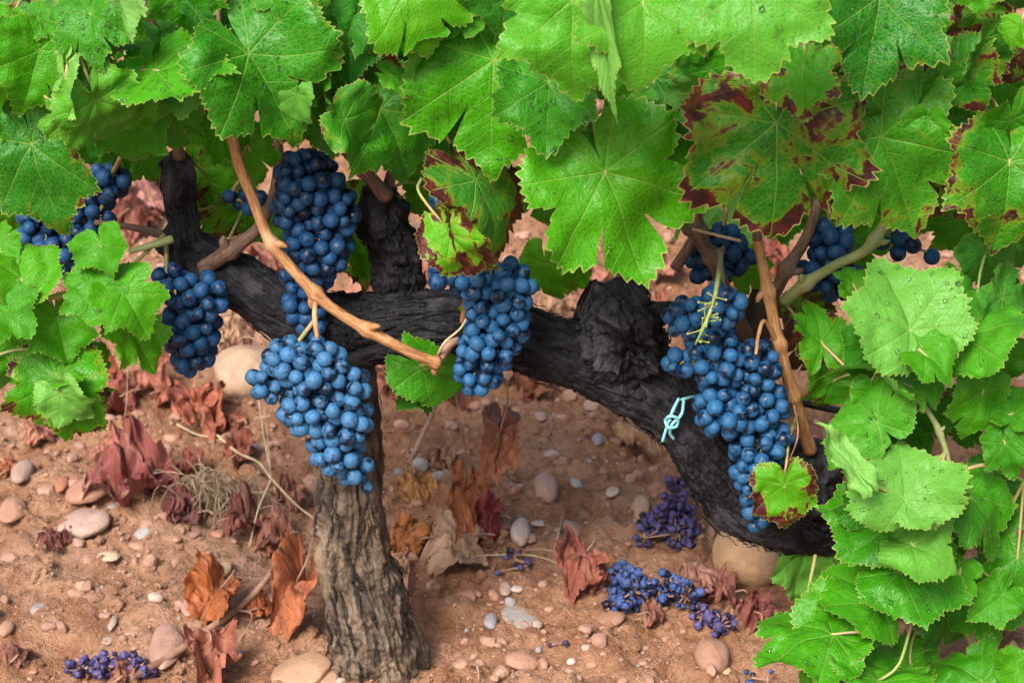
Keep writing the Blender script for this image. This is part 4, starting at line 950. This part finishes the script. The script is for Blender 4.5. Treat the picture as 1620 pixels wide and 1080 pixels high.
# ------------------------------------------------------------------ stones
STG = "stones lying on the soil"
def stone_arrays(rng, sub=4, ang=.0):
    bm = bmesh.new(); bmesh.ops.create_icosphere(bm, subdivisions=sub, radius=1.0)
    V = np.array([v.co for v in bm.verts]); F = np.array([[v.index for v in f.verts] for f in bm.faces]); bm.free()
    o = rng.uniform(0, 60); r = 1+.22*perlin(V*.9+o, 3)+.06*perlin(V*2.4+o, 5)+.012*perlin(V*9+o, 6)
    V = V*r[:, None]
    if ang:                                                          # flattened facets
        for _ in range(7):
            d = rng.normal(size=3); d /= np.linalg.norm(d); h = rng.uniform(.62, .85); ex = np.maximum(V@d-h, 0); V = V-ex[:, None]*d*ang
    return V, F
def stone(label, px, py, wd, ht, tone, tilt=0.0, ang=0.0, k=.62, seed=0):
    rng = np.random.default_rng(int(px*3+py*5)+seed); p = G(px, py+ht*.28); m = mpp(p)
    a = wd/2*m; al = math.asin((CAMV-p)[2]/np.linalg.norm(CAMV-p)); vis = ht/2*m
    c = min(k*min(a, vis*1.05), vis/math.cos(al)*.92); b2 = vis**2-(c*math.cos(al))**2; b = math.sqrt(max(b2, (.3*vis)**2))/math.sin(al); b = min(b, 1.9*a+.004)
    V, F = stone_arrays(rng, 4 if max(wd, ht) > 30 else 3, ang); V = V*np.array([a, b, c]); ca, sa = math.cos(R(tilt)), math.sin(R(tilt))
    V = np.stack([V[:, 0]*ca-V[:, 2]*sa, V[:, 1], V[:, 0]*sa+V[:, 2]*ca], -1)
    z = float(ground_z(p[0], p[1]))
    o = obj("stone", mesh("stone", V, F, {'tone': np.tile(tone, (len(V), 1))}, M_STONE), None, (p[0], p[1], z+c*.50)); tag(o, label, "stone", STG)
GY, BG_, PKS, BRS, WH, TNS = (0.27, .25, .24), (0.24, .26, .30), (0.38, .24, .19), (0.30, .165, .11), (0.50, .42, .35), (0.42, .29, .19)
stone("smooth pinkish grey oval stone, largest on the left soil", 132, 812, 86, 48, (0.42, .31, .26), 8)
stone("smooth brown oval stone behind the pinkish grey one", 143, 764, 78, 46, (0.34, .17, .11), 12)
stone("flat pink slab stone left of the fallen dry cane", 262, 998, 60, 92, (0.40, .24, .185), 0, .8, .4)
stone("large tan angular stone at the foot of the trunk", 478, 1054, 104, 64, (0.42, .25, .145), 14, .6)
stone("tan stone wedged between the angular stone and the trunk", 522, 1072, 40, 36, (0.40, .25, .17), 0, .5)
stone("cream kidney-shaped stone standing beside the crimson leaf", 824, 832, 32, 50, WH, 5, 0, .9)
stone("flat grey oval stone on the open soil right of the trunk", 823, 966, 70, 42, (0.31, .29, .265), -6, .5, .3)
stone("small blue-grey stone left of the flat grey oval one", 776, 978, 22, 26, BG_)
stone("pinkish upright egg stone on the slope under the arm", 863, 760, 38, 52, (0.42, .26, .19), 0, 0, .95)
stone("big round yellowish boulder under the right end of the arm", 1182, 864, 110, 114, (0.50, .31, .16), 0, 0, .98)
stone("brown egg-shaped stone at bottom right by the green leaves", 1126, 1036, 54, 62, (0.34, .18, .12), 0, 0, .9)
stone("large beige boulder on the soil behind the front grape bunch", 392, 588, 104, 94, (0.44, .30, .19), 0, .2, .85)
stone("pinkish low stone at the bottom centre soil", 826, 1046, 56, 30, (0.40, .21, .145), -10)
stone("round blue-grey pebble below the middle of the arm", 946, 692, 20, 20, BG_)
stone("pale oval pebble left of the round blue-grey pebble", 875, 718, 30, 20, (0.44, .37, .31), -12)
stone("thin grey sloping pebble right of the pinkish egg stone", 912, 762, 24, 18, (0.33, .33, .29), -30, .5)
stone("pale yellowish pebble uphill of the dried grape bunch", 968, 776, 26, 18, (0.46, .39, .28), 25)
stone("pinkish long pebble right of the cream kidney-shaped stone", 906, 836, 34, 24, (0.40, .25, .19), -30)
stone("white sliver pebble touching the cream kidney-shaped stone's right", 854, 830, 28, 10, (0.55, .50, .45))
stone("pale cream pebble on the open soil at left", 172, 879, 36, 18, (0.48, .36, .25))
stone("yellowish pebble on the soil left of the trunk's middle", 353, 897, 30, 26, (0.45, .31, .18), 20, .4)
stone("grey-brown stone at the left edge beside the soil bank", 36, 743, 34, 38, (0.31, .21, .165), 0, .3)
stone("small rust-red egg stone left of the smooth brown oval", 98, 752, 20, 34, (0.36, .13, .07))
stone("round brown stone at the bottom left edge", 10, 985, 24, 26, (0.34, .19, .125))
stone("small blue-grey flat stone in front of the wine-red leaf", 226, 841, 30, 20, (0.36, .36, .36), 15)
stone("grey shard pebble left of the flat pink slab", 178, 976, 16, 42, (0.34, .27, .22), 0, .8)
stone("rounded pink stone above the flat pink slab", 302, 948, 32, 44, (0.40, .23, .185), 0, .6)
stone("low pink pebble between the flat pink slab and its shard", 208, 998, 26, 14, (0.44, .28, .21))
stone("pale pebble directly left of the flat pink slab's foot", 171, 1011, 18, 14, (0.46, .36, .29))
stone("brownish stone by the dried grapes on the right", 967, 780+195, 44, 24, (0.33, .17, .11), 10)
stone("rounded beige pebble right of the trunk's base", 800, 926, 20, 24, (0.42, .31, .24))
stone("white pebble next to the rounded beige pebble", 818, 928, 20, 12, (0.52, .44, .37))
stone("small pale round pebble right below the flat grey oval stone", 850, 985, 16, 14, (0.46, .38, .32))
stone("brown cube-like stone in the soil right of the trunk's bark", 735, 935, 38, 32, (0.36, .18, .12), 8, .8)
stone("tan stone behind the long dried grape bunch", 1012, 795, 34, 40, (0.42, .28, .18), 30)
stone("brown stone below the arm's edge at upper slope", 940, 640, 34, 22, (0.38, .25, .18))
stone("white pebble below the arm's edge left of the thick tan leaf", 958, 638, 22, 18, (0.52, .45, .38))
stone("rosy pebble low on the slope beneath the hanging leaf", 856, 660, 20, 16, (0.40, .26, .21))
stone("broad reddish clod-like stone at the left edge of the soil", 22, 802, 46, 44, (0.34, .18, .115), 0, .6)
stone("rounded pale stone in the shade beyond the lower right leaves", 1430, 1030, 34, 30, (0.45, .32, .25))
stone("small yellow pebble right of the brown egg-shaped stone", 1148, 1058, 22, 18, (0.52, .40, .24), 0, .6)
stone("beige stone behind the bottom right vine cane", 1478, 962, 40, 40, (0.45, .31, .24))

# gravel, grit and clods between the stones
GRV = MB(); grng = np.random.default_rng(44); base_st = [stone_arrays(grng, 2, 1.0) for _ in range(10)]
for k in range(9000):
    x = grng.uniform(-.75, .85)*1.25; y = grng.uniform(-.30, 1.0)**1.0 if k % 5 else grng.uniform(.9, 2.4)
    s = min(.0105, .0017*(1/(1-grng.random()*.985))**.62)*(1.0 if y < 1 else 1.6)
    V, F = base_st[k % 10]; a = grng.uniform(0, 6.28); sq = grng.uniform(.45, .85)
    V = V*np.array([s, s*grng.uniform(.55, 1), s*sq]); V = np.stack([V[:, 0]*math.cos(a)-V[:, 1]*math.sin(a), V[:, 0]*math.sin(a)+V[:, 1]*math.cos(a), V[:, 2]], -1)
    z = float(ground_z(x, y)); r_ = grng.random()
    tone = ((0.38, .215, .150) if r_ < .72 else (0.33, .19, .13) if r_ < .84 else (0.44, .36, .30) if r_ < .86 else (0.27, .26, .26) if r_ < .95 else (0.36, .17, .12))
    GRV.add(V+np.array([x, y, z+s*sq*.35]), F, {'tone': np.tile(np.array(tone)*grng.uniform(.85, 1.15), (len(V), 1))})
CRB = MB(); base_cr = [stone_arrays(grng, 1, 1.0) for _ in range(12)]; cx = grng.uniform(-.85, .95, 26000); cy = grng.uniform(-.32, 1.5, 26000)
ckeep = (perlin(np.stack([cx*9, cy*9, cx*0], -1), 61) > -.06); cx, cy = cx[ckeep], cy[ckeep]; cz = ground_z(cx, cy)
for k in range(len(cx)):
    V, F = base_cr[k % 12]; s = min(.011, .0013*(1/(1-grng.random()*.99))**.55); a = grng.uniform(0, 6.28)
    V = V*np.array([s, s*grng.uniform(.6, 1), s*grng.uniform(.5, .9)]); V = np.stack([V[:, 0]*math.cos(a)-V[:, 1]*math.sin(a), V[:, 0]*math.sin(a)+V[:, 1]*math.cos(a), V[:, 2]], -1)
    CRB.add(V+np.array([cx[k], cy[k], cz[k]+s*.25]), F)
tag(obj("soil_crumbs", CRB.mesh("soil_crumbs", M_SOIL, smooth=False)), "small crumbs and clods of the same red soil", "soil crumbs", None, 'stuff')
tag(obj("gravel", GRV.mesh("gravel", M_STONE, smooth=False)), "grit, pebbles and clods scattered in the soil", "gravel", None, 'stuff')

# ------------------------------------------------------------------ twigs, straw, twine, hose
def ground_line(pts, lift=.004):
    return [G(x, y)+np.array([0, 0, lift+(l if l else 0)]) for x, y, l in pts]
def twig(name, label, cat, pts, rad, mat, branches=(), group=None):
    p = ground_line(pts); mb = MB(); mb.tube(p, np.linspace(rad, rad*.7, len(p)), 9, len(p)*9, lambda rr, th, LL: rr*(1+.15*perlin(np.stack([np.cos(th)*2, np.sin(th)*2, LL*60], -1), 3)))
    for b, r2 in branches: mb.tube(ground_line(b), np.linspace(r2, r2*.5, len(b)), 7, len(b)*7)
    tag(obj(name, mb.mesh(name, mat, p[0]), None, p[0]), label, cat, group)
twig("dry_cane", "long fallen reddish-brown dry cane lying on the soil left of the trunk", "dry cane", [(205, 1082, .002), (265, 1052, .004), (330, 1012, .008), (395, 968, .012), (440, 925, .02), (455, 910, .022)], .0042, M_TWIG,
     [([(375, 985, .012), (400, 990, .008), (375, 1030, .002)], .0014), ([(420, 945, .018), (370, 925, .006)], .001)])
SG = "dry straw stalks"
twig("straw_stalk", "longest pale straw stalk rising behind the left grass tuft", "straw", [(345, 705, .01), (378, 745, .02), (412, 780, .035), (432, 800, .03), (470, 822, .015), (502, 838, .008)], .0016, M_STRAW,
     [([(432, 800, .03), (410, 830, .015), (395, 872, .002)], .0015), ([(412, 690, .05), (420, 745, .045), (432, 800, .03)], .0012), ([(432, 800, .03), (425, 700, .05), (455, 665, .06)], .0008)], SG)
twig("straw_stalk", "short straw stalk leaning over the soil above the oval stones", "straw", [(280, 680, .004), (310, 705, .012), (330, 712, .014)], .0012, M_STRAW, (), SG)
twig("straw_stalk", "fine straw stalk crossing the soil under the pale tan dry leaf", "straw", [(690, 893, .004), (790, 890, .006), (850, 895, .008), (900, 912, .006)], .0010, M_STRAW, (), SG)
twig("straw_stalk", "thin brown stalk arching over the dried grapes on the right", "straw", [(830, 880, .004), (860, 900, .02), (905, 912, .02), (950, 905, .01)], .0011, M_TWIG, (), SG)
twig("dry_twig", "slanting brown dry twig behind the dark green leaf right of the trunk", "twig", [(650, 738, .004), (680, 705, .03), (710, 672, .06), (738, 640, .09)], .0030, M_TWIG,
     [([(690, 695, .04), (660, 700, .03), (645, 730, .01)], .0009), ([(712, 668, .06), (722, 690, .05), (730, 720, .03)], .0009)])
twig("dry_twig", "short grey twig upright in soil right of the kidney-shaped stone", "twig", [(876, 878, 0), (884, 855, .006), (892, 830, .014)], .0016, M_TWIG)
twig("dry_twig", "thin reddish twig at bottom centre right of the trunk base", "twig", [(745, 1058, .002), (755, 1068, .006), (758, 1085, .002)], .0012, M_TWIG)
twig("dry_twig", "thin red stem standing on the soil above the wine-red leaf", "twig", [(195, 700, .002), (204, 670, .03), (208, 640, .06)], .0010, M_TWIG)
twig("dry_twig", "thin upright stem on the soil left of the flat pink slab", "twig", [(213, 950, .002), (220, 920, .01), (226, 905, .016)], .0008, M_TWIG)
tb = MB(); trng = np.random.default_rng(9); tg = G(350, 800)
for k in range(95):
    b = tg+np.array([trng.normal()*.018, trng.normal()*.011, 0]); a = trng.uniform(0, 6.28); l = trng.uniform(.03, .085); hh = trng.uniform(.006, .045)
    d = np.array([math.cos(a), math.sin(a)*.7, 0]); e = b+d*l; e[2] = float(ground_z(e[0], e[1]))+.002; m_ = (b+e)/2+UP*hh+trng.normal(size=3)*.006
    tb.tube([b, m_, e], [.0008, .0006, .0003], 5, 9, caps=False)
tag(obj("dry_grass_tuft", tb.mesh("dry_grass_tuft", M_TUFT, tg), None, tg), "tangled grey-tan dry grass tuft on the soil left of the trunk", "grass tuft")

tw = MB(); q = lambda x, y, Yv: P(x, y, Yv)
tw.tube([q(1074, 630, -.050), q(1064, 650, -.058), q(1056, 672, -.056), q(1048, 698, -.050)], .0014, 10, 24)
tw.tube([q(1082, 632, -.045), q(1078, 655, -.058), q(1064, 670, -.060), q(1060, 684, -.055), q(1066, 694, -.05)], .0014, 10, 28)
tw.tube([q(1052, 664, -.056), q(1060, 658, -.063), q(1072, 662, -.061), q(1070, 674, -.058), q(1058, 676, -.062), q(1052, 666, -.058)], .0014, 10, 34)
tw.tube([q(1078, 632, -.047), q(1100, 628, -.03), q(1105, 650, .03), q(1075, 690, .05), q(1040, 690, .03), q(1052, 668, -.04), q(1060, 664, -.06)], .0014, 10, 44)
o0 = q(1062, 665, -.05); tag(obj("twine_tie", tw.mesh("twine_tie", M_TWINE, o0), None, o0), "pale turquoise twine knotted round the black arm", "twine")
hs = MB(); hs.tube([P(1230, 628, .06), P(1330, 650, .06), P(1450, 672, .06), P(1590, 701, .05), P(1760, 735, .05)], .0036, 16, 60)
o0 = P(1440, 670, .06); tag(obj("drip_hose", hs.mesh("drip_hose", M_HOSE, o0), None, o0), "black drip irrigation hose running behind the right leaves", "hose")
